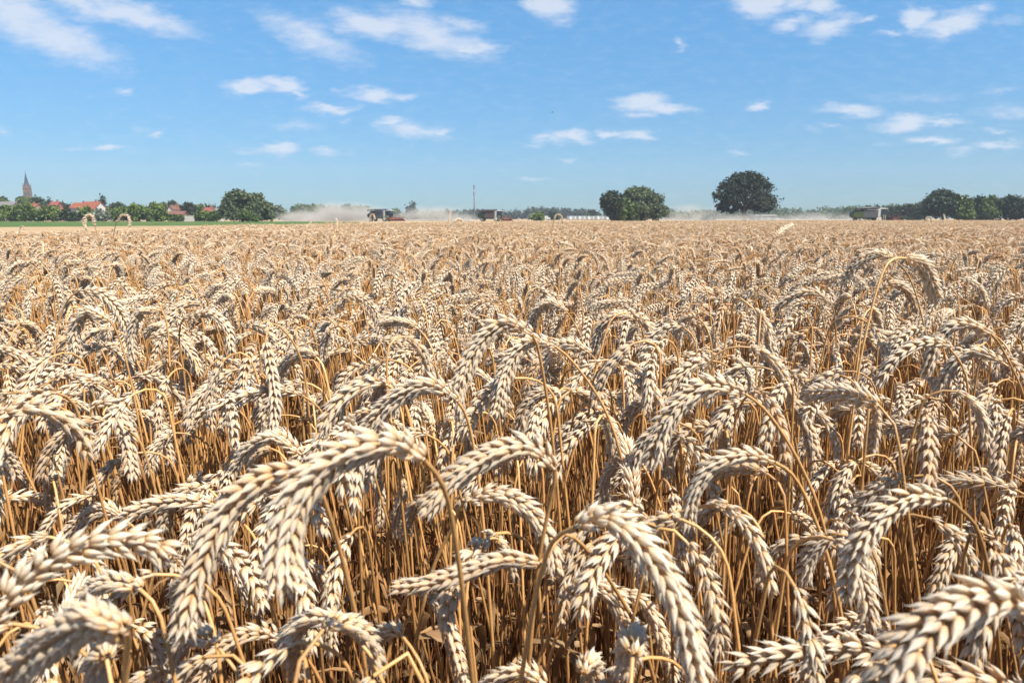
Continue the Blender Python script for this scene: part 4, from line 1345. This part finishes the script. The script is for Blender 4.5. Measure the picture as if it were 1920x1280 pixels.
def house(label, px, ridge, eave, w, D, mroof, mwall, rz=0.0, gable=False, depth=8, group='houses of the village', chim=True):
    x = fx(px, D)
    Wm = w / F * D
    zr = fz(ridge, D)
    ze = fz(eave, D)
    e = empty('house', (x, D, 0), rz)
    hw, hd = Wm / 2, depth / 2
    wl = MB()
    if gable:      # gable end faces the viewer
        wl.prism([(-hw, 0), (hw, 0), (hw, ze), (0, zr), (-hw, ze)], -hd, hd)
        wl.build('wall', mwall, e)
        r = MB(); o = .35; sl = (zr - ze) / hw; th = .18
        r.prism([(-hw - o, ze - o * sl + .02), (0, zr + .02), (hw + o, ze - o * sl + .02), (hw + o, ze - o * sl + th), (0, zr + th + .05), (-hw - o, ze - o * sl + th)], -hd - o, hd + o)
    else:          # eave side faces the viewer
        wl.box((0, 0, ze / 2), (Wm, depth, ze))
        for sx in (-1, 1):
            wl.add([(sx * hw, -hd, ze), (sx * hw, hd, ze), (sx * hw, 0, zr - .05), (sx * (hw - .2), -hd, ze), (sx * (hw - .2), hd, ze), (sx * (hw - .2), 0, zr - .05)], [(0, 1, 2), (3, 5, 4), (0, 2, 5, 3), (1, 4, 5, 2)])
        wl.build('wall', mwall, e)
        r = MB(); o = .4; sl = (zr - ze) / hd
        P = []
        for sx in (-1, 1):
            X = sx * (hw + .3)
            P += [(X, -hd - o, ze - o * sl), (X, 0, zr), (X, hd + o, ze - o * sl), (X, hd + o, ze - o * sl + .2), (X, 0, zr + .24), (X, -hd - o, ze - o * sl + .2)]
        r.add(P, [(0, 1, 4, 5), (1, 2, 3, 4), (6, 11, 10, 7), (7, 10, 9, 8), (0, 5, 11, 6), (5, 4, 10, 11), (4, 3, 9, 10), (3, 2, 8, 9), (2, 1, 7, 8), (1, 0, 6, 7)])
    roof = r.build('roof', mroof, e)
    if chim:
        c = MB(); c.box((hw * .4, 0 if not gable else hd * .3, zr + .2), (.6, .6, 1.6)); c.build('chimney', M_BRICK, roof)
    nw = max(1, int(Wm / 3.2))
    for i in range(nw):
        xx = -hw + Wm * (i + .5) / nw
        f = MB(); f.box((xx, -hd - .03, ze * .55), (1.15, .06, 1.35))
        fo = f.build('window', M_WHITEW, e)
        p = MB()
        for sx in (-.27, .27): p.box((xx + sx, -hd - .07, ze * .55), (.46, .03, 1.15))
        p.build('pane', M_GLASSD, fo)
    d = MB(); d.box((hw * .78, -hd - .04, 1.02), (.95, .06, 2.04)); d.build('door', M_DOOR, e)
    tag(e, label, 'house', group)
    return e


house('long grey-brown barn roof at the left picture edge', 12, 379, 388, 44, 320, M_GREYR, M_CREAM, 0, False, 9, chim=False)
house('small orange roofed house right of the church tower', 63, 383, 393, 22, 305, M_ORANGE, M_CREAM, 0, False)
house('small house with steep red roof and dark chimney', 108, 379, 390, 13, 300, M_RED, M_BRICK, .1, False)
house('low brick house with flat orange roof behind the light bush', 119, 391, 395, 12, 296, M_ORANGE, M_BRICK, 0, False, chim=False)
house('orange roofed house left half of the long roof pair', 155, 381, 390, 24, 300, M_ORANGE, M_WHITEW, 0, False)
house('larger red-orange roofed house beside the tall spruce', 178, 379, 392, 27, 296, M_ORANGE, M_WHITEW, -.12, False)
house('tiny brick gable among the hedge trees', 237, 389, 395, 8, 290, M_RED, M_BRICK, 0, True, chim=False)
house('white gabled house with brown roof', 329, 386, 392, 9, 300, M_BROWN, M_WHITEW, 0, True)
house('brown roofed shed behind the white garden wall', 334, 397, 405, 26, 262, M_BROWN, M_BRICK, .15, False, chim=False)
house('house with pinkish red roof left of the grey willow', 394, 390, 400, 13, 285, M_RED, M_WHITEW, .1, False)
house('small house with pale greenish roof behind the dark bush', 408, 391, 397, 11, 300, M_GREYR, M_WHITEW, 0, True, chim=False)

# white garden wall
gw = MB()
for i in range(5): gw.box((i * 1.02 * 1.0, 0, .95), (1.0, .2, 1.9))
gw.box((2.04, 0, 1.94), (5.2, .3, .07))
for i in (-.6, 4.7): gw.box((i, 0, 1.05), (.3, .32, 2.1))
go_ = gw.build('garden_wall', M_WHITEW)
go_.location = (fx(346, 240), 240, 0)
tag(go_, 'low white garden wall before the brown roofed shed', 'wall')


def church():
    D = 620; s = D / F
    x = fx(57, D)
    e = empty('church', (x, D, 0), math.radians(28))
    Z = lambda y: fz(y, D)
    m_w = pmat('church_brick', (0.12, 0.078, 0.06), .85, .15, .8)
    m_s = pmat('spire_slate', (0.03, 0.03, 0.06), .5, .15, .8)
    m_d = pmat('louvre_dark', (0.03, 0.03, 0.03), .7, .1)
    zt = Z(354); hw = 2.9
    b = MB(); b.box((0, 0, zt / 2), (hw * 2, hw * 2, zt)); b.build('tower', m_w, e)
    c = MB()
    for z in (zt * .72, zt * .995): c.box((0, 0, z), (hw * 2 + .5, hw * 2 + .5, .45))
    c.build('cornice', m_w, e)
    # four gables round the foot of the spire
    for k in range(4):
        g = MB()
        a = k * math.pi / 2
        P = [(-hw * .8, -hw - .05, zt + .25), (hw * .8, -hw - .05, zt + .25), (0, -hw - .05, zt + 4.6), (-hw * .8, -hw + .5, zt + .25), (hw * .8, -hw + .5, zt + .25), (0, -hw + .5, zt + 4.6)]
        P = [(p[0] * math.cos(a) - p[1] * math.sin(a), p[0] * math.sin(a) + p[1] * math.cos(a), p[2]) for p in P]
        g.add(P, [(0, 1, 2), (3, 5, 4), (0, 2, 5, 3), (1, 4, 5, 2), (0, 3, 4, 1)])
        g.build('gable', m_w, e)
        for dx in (-1.1, 1.1):
            for zz in (zt - 4.2, zt - 10.5):
                w = MB(); w.box((dx, -hw - .06, zz), (1.25, .16, 3.0))
                w.box((dx, -hw - .06, zz + 1.65), (.8, .16, .45))
                o = w.build('belfry_window', m_d, e); o.rotation_euler = (0, 0, a)
    sp = MB()
    zs = Z(322.5)
    n = 8; base = [(math.cos(math.pi / 8 + i * math.pi / 4) * hw * .98, math.sin(math.pi / 8 + i * math.pi / 4) * hw * .98, zt + .3) for i in range(n)]
    mid = [(p[0] * .62, p[1] * .62, zt + (zs - zt) * .30) for p in base]
    sp.add(base + mid + [(0, 0, zs)], [(i, (i + 1) % n, n + (i + 1) % n, n + i) for i in range(n)] + [(n + i, n + (i + 1) % n, 2 * n) for i in range(n)] + [tuple(range(n))[::-1]])
    so = sp.build('spire', m_s, e)
    f = MB(); f.tube([(0, 0, zs - .8), (0, 0, zs + 1.6)], [.12, .05], 6); f.box((0, 0, zs + 1.0), (.9, .12, .12)); f.build('finial', m_d, so)
    nv = MB(); zn = Z(386)
    nv.prism([(-5.5, 0), (5.5, 0), (5.5, zn * .62), (0, zn), (-5.5, zn * .62)], hw + .02, hw + 26); nv.build('nave', m_w, e)
    nr = MB()
    nr.prism([(-6.1, zn * .62 - .1), (0, zn + .25), (6.1, zn * .62 - .1), (6.1, zn * .62 + .3), (0, zn + .7), (-6.1, zn * .62 + .3)], hw + .04, hw + 26.5); nr.build('nave_roof', m_s, e)
    tag(e, 'church tower with tall slate blue spire above village trees', 'church')


church()


def mast():
    D = 520; s = D / F
    x = fx(889.5, D)
    e = empty('radio_mast', (x, D, 0))
    mt = pmat('galvanised_steel', (0.19, 0.20, 0.22), .45, .1, 3, .3)
    mdk = pmat('antenna_grey', (0.10, 0.12, 0.15), .5, .1)
    zt = fz(350, D)
    b = MB(); b.tube([(0, 0, 0), (0, 0, zt * .55), (0, 0, zt)], [.55, .40, .24], 10); b.build('pole', mt, e, True)
    for z in (zt * .99, zt * .80):
        for k in range(3):
            a = k * 2.094 + .3
            q = MB(); q.box((math.cos(a) * .62, math.sin(a) * .62, z), (.26, .26, 2.6), a)
            q.tube([(0, 0, z + .5), (math.cos(a) * .6, math.sin(a) * .6, z + .5)], .05, 5)
            q.build('antenna', mdk, e)
        r = MB(); r.tube([(0, 0, z - 1.55), (0, 0, z - 1.4)], [.75, .75], 12); r.build('platform', mdk, e)
    t = MB(); t.tube([(0, 0, zt), (0, 0, zt + 2.6)], [.07, .03], 6); t.build('rod', mt, e)
    tag(e, 'slim steel radio mast with two rings of antennas', 'mast')


mast()

# ------------------------------------------------------------------ harvesters
M_TYRE = pmat('tyre_rubber', (0.025, 0.024, 0.022), .9, .2, 5)
M_BLACK = pmat('machine_black', (0.02, 0.022, 0.022), .5, .2, 2)
M_HRED = pmat('header_red', (0.155, 0.055, 0.035), .5, .12, 2)
M_PANELW = pmat('panel_white', (0.46, 0.46, 0.45), .4, .05, 2)
M_RIM = pmat('rim_cream', (0.62, 0.58, 0.46), .5, .1)
M_CABGL = pmat('cab_glass', (0.02, 0.03, 0.035), .08, .1, 2, spec=.8)


def harvester(label, px, D, rz, cg, cp_, cl, length=8.6):
    """combine harvester heading +x"""
    x = fx(px, D)
    e = empty('combine_harvester', (x, D, 0), rz)
    mg = pmat('body_green', cg, .45, .12, 2); mp = pmat('side_panel', cp_, .45, .1, 2); ml = pmat('panel_light', cl, .4, .05, 2)
    b = MB()
    b.prism([(-4.4, 1.35), (-3.9, 1.05), (2.1, .95), (2.1, 2.9), (-1.6, 2.95), (-3.2, 2.85), (-4.3, 2.55), (-4.6, 2.0)], -1.45, 1.45)
    b.build('body', M_BLACK, e, bevel=.05)
    for sy in (-1, 1):
        y0, y1 = (sy * 1.46, sy * 1.62)
        y0, y1 = min(y0, y1), max(y0, y1)
        g = MB(); g.prism([(-4.45, 1.45), (-3.6, 1.15), (-2.1, 1.15), (-2.1, 2.85), (-3.3, 2.80), (-4.3, 2.5), (-4.6, 2.0)], y0, y1); g.build('rear_side_panel', mg, e, bevel=.04)
        g = MB(); g.prism([(-2.06, 1.15), (1.5, 1.25), (1.5, 3.05), (-2.06, 2.95)], y0, y1); g.build('side_panel', mp, e, bevel=.03)
        g = MB(); g.prism([(-1.2, 3.09), (1.5, 3.12), (1.5, 3.36), (-1.2, 3.30)], y0, y1); g.build('panel_stripe', ml, e)
        g = MB(); g.prism([(1.53, 1.45), (2.12, 1.45), (2.12, 3.5), (1.53, 3.4)], y0, y1); g.build('corner_panel', M_PANELW, e, bevel=.03)
    t = MB(); t.box((-.2, 0, 3.28), (3.4, 2.5, .66)); t.box((-.2, 0, 3.80), (3.3, 2.7, .36), 0, 1.12); t.build('grain_tank', mp, e, bevel=.03)
    t = MB(); t.box((-3.0, 0, 3.05), (1.9, 2.3, .35)); t.tube([(-2.6, .6, 3.2), (-2.6, .6, 3.95)], .10, 8); t.box((-3.2, -.3, 3.3), (.9, .9, .2)); t.build('engine_deck', M_BLACK, e, bevel=.03)
    # cab
    c = MB(); c.prism([(2.16, 1.75), (3.55, 1.75), (3.95, 2.5), (3.75, 3.35), (2.16, 3.35)], -1.0, 1.0); co = c.build('cab', M_CABGL, e, bevel=.04)
    c = MB(); c.box((3.05, 0, 3.47), (2.1, 2.15, .2)); c.box((2.9, 0, 3.60), (1.4, 1.6, .08)); c.build('cab_roof', M_PANELW, co, bevel=.04)
    c = MB()
    for xx, zz in ((2.2, 2.55), (3.0, 2.55)):
        for sy in (-1, 1): c.box((xx, sy * 1.03, zz), (.09, .06, 1.6))
    c.build('cab_post', M_BLACK, co)
    c = MB(); c.box((2.95, 0, 1.62), (1.7, 2.1, .24)); c.build('cab_floor', mg, e)
    lad = MB()
    for i in range(5): lad.box((3.1, -1.55, .55 + i * .28), (.6, .3, .05))
    for xx in (2.8, 3.4): lad.box((xx, -1.62, 1.1), (.05, .05, 1.6))
    lad.build('ladder', M_RIM, e)
    # wheels
    for sx, r, w, yy in ((1.9, .95, .68, 1.25), (-3.1, .58, .45, 1.2)):
        for sy in (-1, 1):
            w_ = MB(); w_.disc_wheel((sx, sy * yy, r), r, w, 24); wo = w_.build('wheel', M_TYRE, e, True)
            q = MB(); q.disc_wheel((sx, sy * yy, r), r * .70, w * .8, 20, 1); q.tube([(sx, sy * (yy + w * .38), r), (sx, sy * (yy + w * .52), r)], .18, 8); q.build('rim', M_RIM, wo)
    # unloading auger folded back along the side
    a = MB(); a.tube([(1.6, -1.25, 3.55), (1.2, -1.7, 3.72), (-3.8, -1.75, 3.62), (-4.3, -1.75, 3.45)], [.2, .2, .18, .18], 10); a.build('unloading_auger', mp, e, True)
    # feeder house and header
    f = MB(); f.prism([(2.4, 1.0), (4.6, .35), (4.6, 1.0), (2.9, 1.75), (2.4, 1.75)], -.75, .75); f.build('feeder_house', M_BLACK, e)
    hd = MB()
    hd.prism([(4.55, .18), (6.0, .12), (6.0, .2), (4.95, .35), (4.8, 1.15), (4.55, 1.2)], -3.8, 3.8)
    for yy in (-3.85, 3.85): hd.prism([(4.5, .12), (6.6, .12), (6.1, .6), (4.7, 1.25), (4.5, 1.25)], yy - .06, yy + .06)
    ho = hd.build('header', M_HRED, e)
    au = MB(); au.tube([(5.15, -3.7, .62), (5.15, 3.7, .62)], .3, 12); au.build('header_auger', M_HRED, ho, True)
    rl = MB()
    rl.tube([(5.9, -3.7, 1.25), (5.9, 3.7, 1.25)], .09, 8)
    for k in range(6):
        w = k * math.pi / 3
        xx, zz = 5.9 + math.cos(w) * .52, 1.25 + math.sin(w) * .52
        rl.tube([(xx, -3.7, zz), (xx, 3.7, zz)], .035, 5)
        for yy in (-3.7, -1.2, 1.2, 3.7): rl.tube([(5.9, yy, 1.25), (xx, yy, zz)], .03, 5)
    rl.build('reel', M_HRED, ho)
    lt = MB()
    for yy in (-.7, .7): lt.box((4.03, yy, 3.48), (.1, .3, .14))
    lt.build('work_light', M_PANELW, co)
    tag(e, label, 'combine harvester', 'combine harvesters')
    return e


harvester('combine harvester with grey side and white corner panel, below the first dust', 716, 235, math.radians(-22), (0.035, 0.05, 0.028), (0.075, 0.078, 0.09), (0.25, 0.25, 0.25))
harvester('combine harvester with dark green rear and brown side, next to the mast', 922, 245, math.radians(-16), (0.016, 0.032, 0.010), (0.085, 0.06, 0.058), (0.10, 0.075, 0.075))
harvester('largest combine harvester with light green rear and white stripe', 1630, 188, math.radians(-8), (0.045, 0.068, 0.018), (0.07, 0.075, 0.08), (0.40, 0.40, 0.39))

# ------------------------------------------------------------------ far vehicles and hall


def van(px, D, rz, label, group=None):
    x = fx(px, D)
    e = empty('white_van', (x, D, 0), rz)
    b = MB(); b.prism([(-2.6, .45), (2.55, .45), (2.6, 1.1), (1.9, 1.35), (1.35, 2.25), (-2.6, 2.35)], -.98, .98); b.build('body', M_PANELW, e, bevel=.08)
    g = MB(); g.prism([(1.45, 1.38), (1.84, 1.38), (1.42, 2.1), (1.1, 2.1)], -.99, .99); g.build('windscreen', M_CABGL, e)
    for sx in (-1.7, 1.7):
        for sy in (-1, 1):
            w = MB(); w.disc_wheel((sx, sy * .85, .36), .36, .24, 14); w.disc_wheel((sx, sy * .85, .36), .25, .2, 12, 1); w.build('wheel', M_TYRE, e)
    tag(e, label, 'van', group)


van(1023, 400, .1, 'single white van parked left of the curled ear, by the round bush')
for i in range(9):
    van(1068 + i * 8.6, 430 + (i % 3) * 6, 1.15 + .15 * (i % 2), 'white van in the parked row left of the bushy tree pair', 'white vans parked in a row')


def hall():
    D = 400
    x = fx(1430, D)
    e = empty('farm_hall', (x, D, 0), .1)
    w = 40 / F * D
    b = MB(); b.box((0, 0, 1.2), (w, 7, 2.4)); b.build('wall', pmat('hall_blue_wall', (0.22, 0.27, 0.34), .6, .06), e)
    r = MB(); r.prism([(-w / 2 - .4, 2.42), (w / 2 + .4, 2.42), (w / 2 + .2, 2.9), (-w / 2 - .2, 2.9)], -3.9, 3.9); r.build('roof', M_PANELW, e)
    for k in range(3):
        d = MB(); d.box((-w / 3 + k * w / 3, -3.53, 1.05), (2.2, .05, 2.1)); d.build('door', M_GREYR, e)
    tag(e, 'long low hall with white roof and bluish wall behind the oak', 'hall')


hall()


def bird():
    p = unproj(1036, 211, 160)
    m = pmat('bird_dark', (0.02, 0.02, 0.025), .8, .1)
    b = MB()
    b.tube([(-.28, 0, 0), (-.15, 0, .02), (0, 0, .02), (.16, 0, .02), (.27, 0, .03)], [.02, .06, .085, .06, .015], 8)
    b.add([(-.36, -.06, 0), (-.2, 0, .02), (-.36, .06, 0), (-.35, 0, -.01)], [(0, 1, 2, 3)])
    for s in (-1, 1):
        b.add([(.1, 0, .04), (.06, s * .3, .14), (-.04, s * .62, .06), (-.1, s * .28, .11), (-.08, 0, .04), (.1, 0, .02), (.06, s * .3, .12), (-.04, s * .62, .05), (-.1, s * .28, .09), (-.08, 0, .02)],
              [(0, 1, 2, 3, 4), (9, 8, 7, 6, 5), (0, 5, 6, 1), (1, 6, 7, 2), (2, 7, 8, 3), (3, 8, 9, 4)])
    o = b.build('bird', m); o.location = tuple(p); o.rotation_euler = (0, 0, .5)
    tag(o, 'small dark bird flying in the clear sky', 'bird')


bird()

# ------------------------------------------------------------------ dust behind the harvesters


def dust(label, px, top, w, D, dens, depth=24, seed=0):
    x = fx(px, D)
    hw = w / 2 / F * D
    ht = fz(top, D)
    m = bpy.data.materials.new('dust'); m.use_nodes = True
    t = m.node_tree; t.nodes.clear(); L = t.links.new
    out = N(t, 'ShaderNodeOutputMaterial')
    pv = N(t, 'ShaderNodeVolumePrincipled')
    pv.inputs['Color'].default_value = (0.96, 0.86, 0.74, 1)
    pv.inputs['Anisotropy'].default_value = 0.0
    tc = N(t, 'ShaderNodeTexCoord')
    ln = N(t, 'ShaderNodeVectorMath', operation='LENGTH'); L(tc.outputs['Object'], ln.inputs[0])
    mr = N(t, 'ShaderNodeMapRange'); mr.interpolation_type = 'SMOOTHSTEP'
    mr.inputs['From Min'].default_value = 1.0; mr.inputs['From Max'].default_value = .25
    L(ln.outputs['Value'], mr.inputs['Value'])
    mp = N(t, 'ShaderNodeMapping'); mp.inputs['Scale'].default_value = (hw / 7, depth / 10, ht / 5); mp.inputs['Location'].default_value = (seed, 0, 0)
    L(tc.outputs['Object'], mp.inputs[0])
    nz = N(t, 'ShaderNodeTexNoise'); nz.inputs['Scale'].default_value = 1.0; nz.inputs['Detail'].default_value = 5
    L(mp.outputs[0], nz.inputs['Vector'])
    r2 = N(t, 'ShaderNodeMapRange'); r2.inputs['From Min'].default_value = .42; r2.inputs['From Max'].default_value = .66
    L(nz.outputs['Fac'], r2.inputs['Value'])
    mu = N(t, 'ShaderNodeMath', operation='MULTIPLY'); L(mr.outputs[0], mu.inputs[0]); L(r2.outputs[0], mu.inputs[1])
    m3 = N(t, 'ShaderNodeMath', operation='MULTIPLY'); m3.inputs[1].default_value = dens; L(mu.outputs[0], m3.inputs[0])
    L(m3.outputs[0], pv.inputs['Density']); L(pv.outputs[0], out.inputs['Volume'])
    import bmesh
    bm = bmesh.new(); bmesh.ops.create_icosphere(bm, subdivisions=3, radius=1.0)
    me = bpy.data.meshes.new('dust_cloud'); bm.to_mesh(me); bm.free()
    me.materials.append(m)
    o = obj('dust_cloud', me); o.location = (x, D, .35); o.scale = (hw, depth / 2, ht)
    tag(o, label, 'dust', kind='stuff')


dust('tall pale dust cloud rising behind the western harvester', 640, 372, 230, 262, .36, 30, 1)
dust('low dust trailing left towards the grey willows', 570, 394, 130, 250, .3, 24, 2)
dust('thin dust cloud between western harvester and mast', 815, 382, 200, 268, .24, 26, 3)
dust('dust cloud behind the dark green harvester', 870, 398, 90, 262, .3, 20, 4)
dust('dust cloud between bushy tree pair and oak', 1300, 380, 180, 255, .34, 26, 5)
dust('low dust sheet around the oak trunk', 1400, 396, 170, 222, .42, 14, 6)
dust('dust trail behind the eastern harvester', 1530, 395, 200, 212, .40, 20, 7)

# ------------------------------------------------------------------ air


def haze(density):
    m = bpy.data.materials.new('haze'); m.use_nodes = True
    t = m.node_tree; t.nodes.clear()
    out = N(t, 'ShaderNodeOutputMaterial'); pv = N(t, 'ShaderNodeVolumePrincipled')
    pv.inputs['Color'].default_value = (0.80, 0.88, 1.0, 1); pv.inputs['Density'].default_value = density
    t.links.new(pv.outputs[0], out.inputs['Volume'])
    b = MB(); b.box((0, 540, 39), (2400, 1240, 80))
    o = b.build('haze', m); tag(o, 'pale summer haze over the field', 'haze', kind='stuff')


HAZE = 0.00022
if HAZE: haze(HAZE)
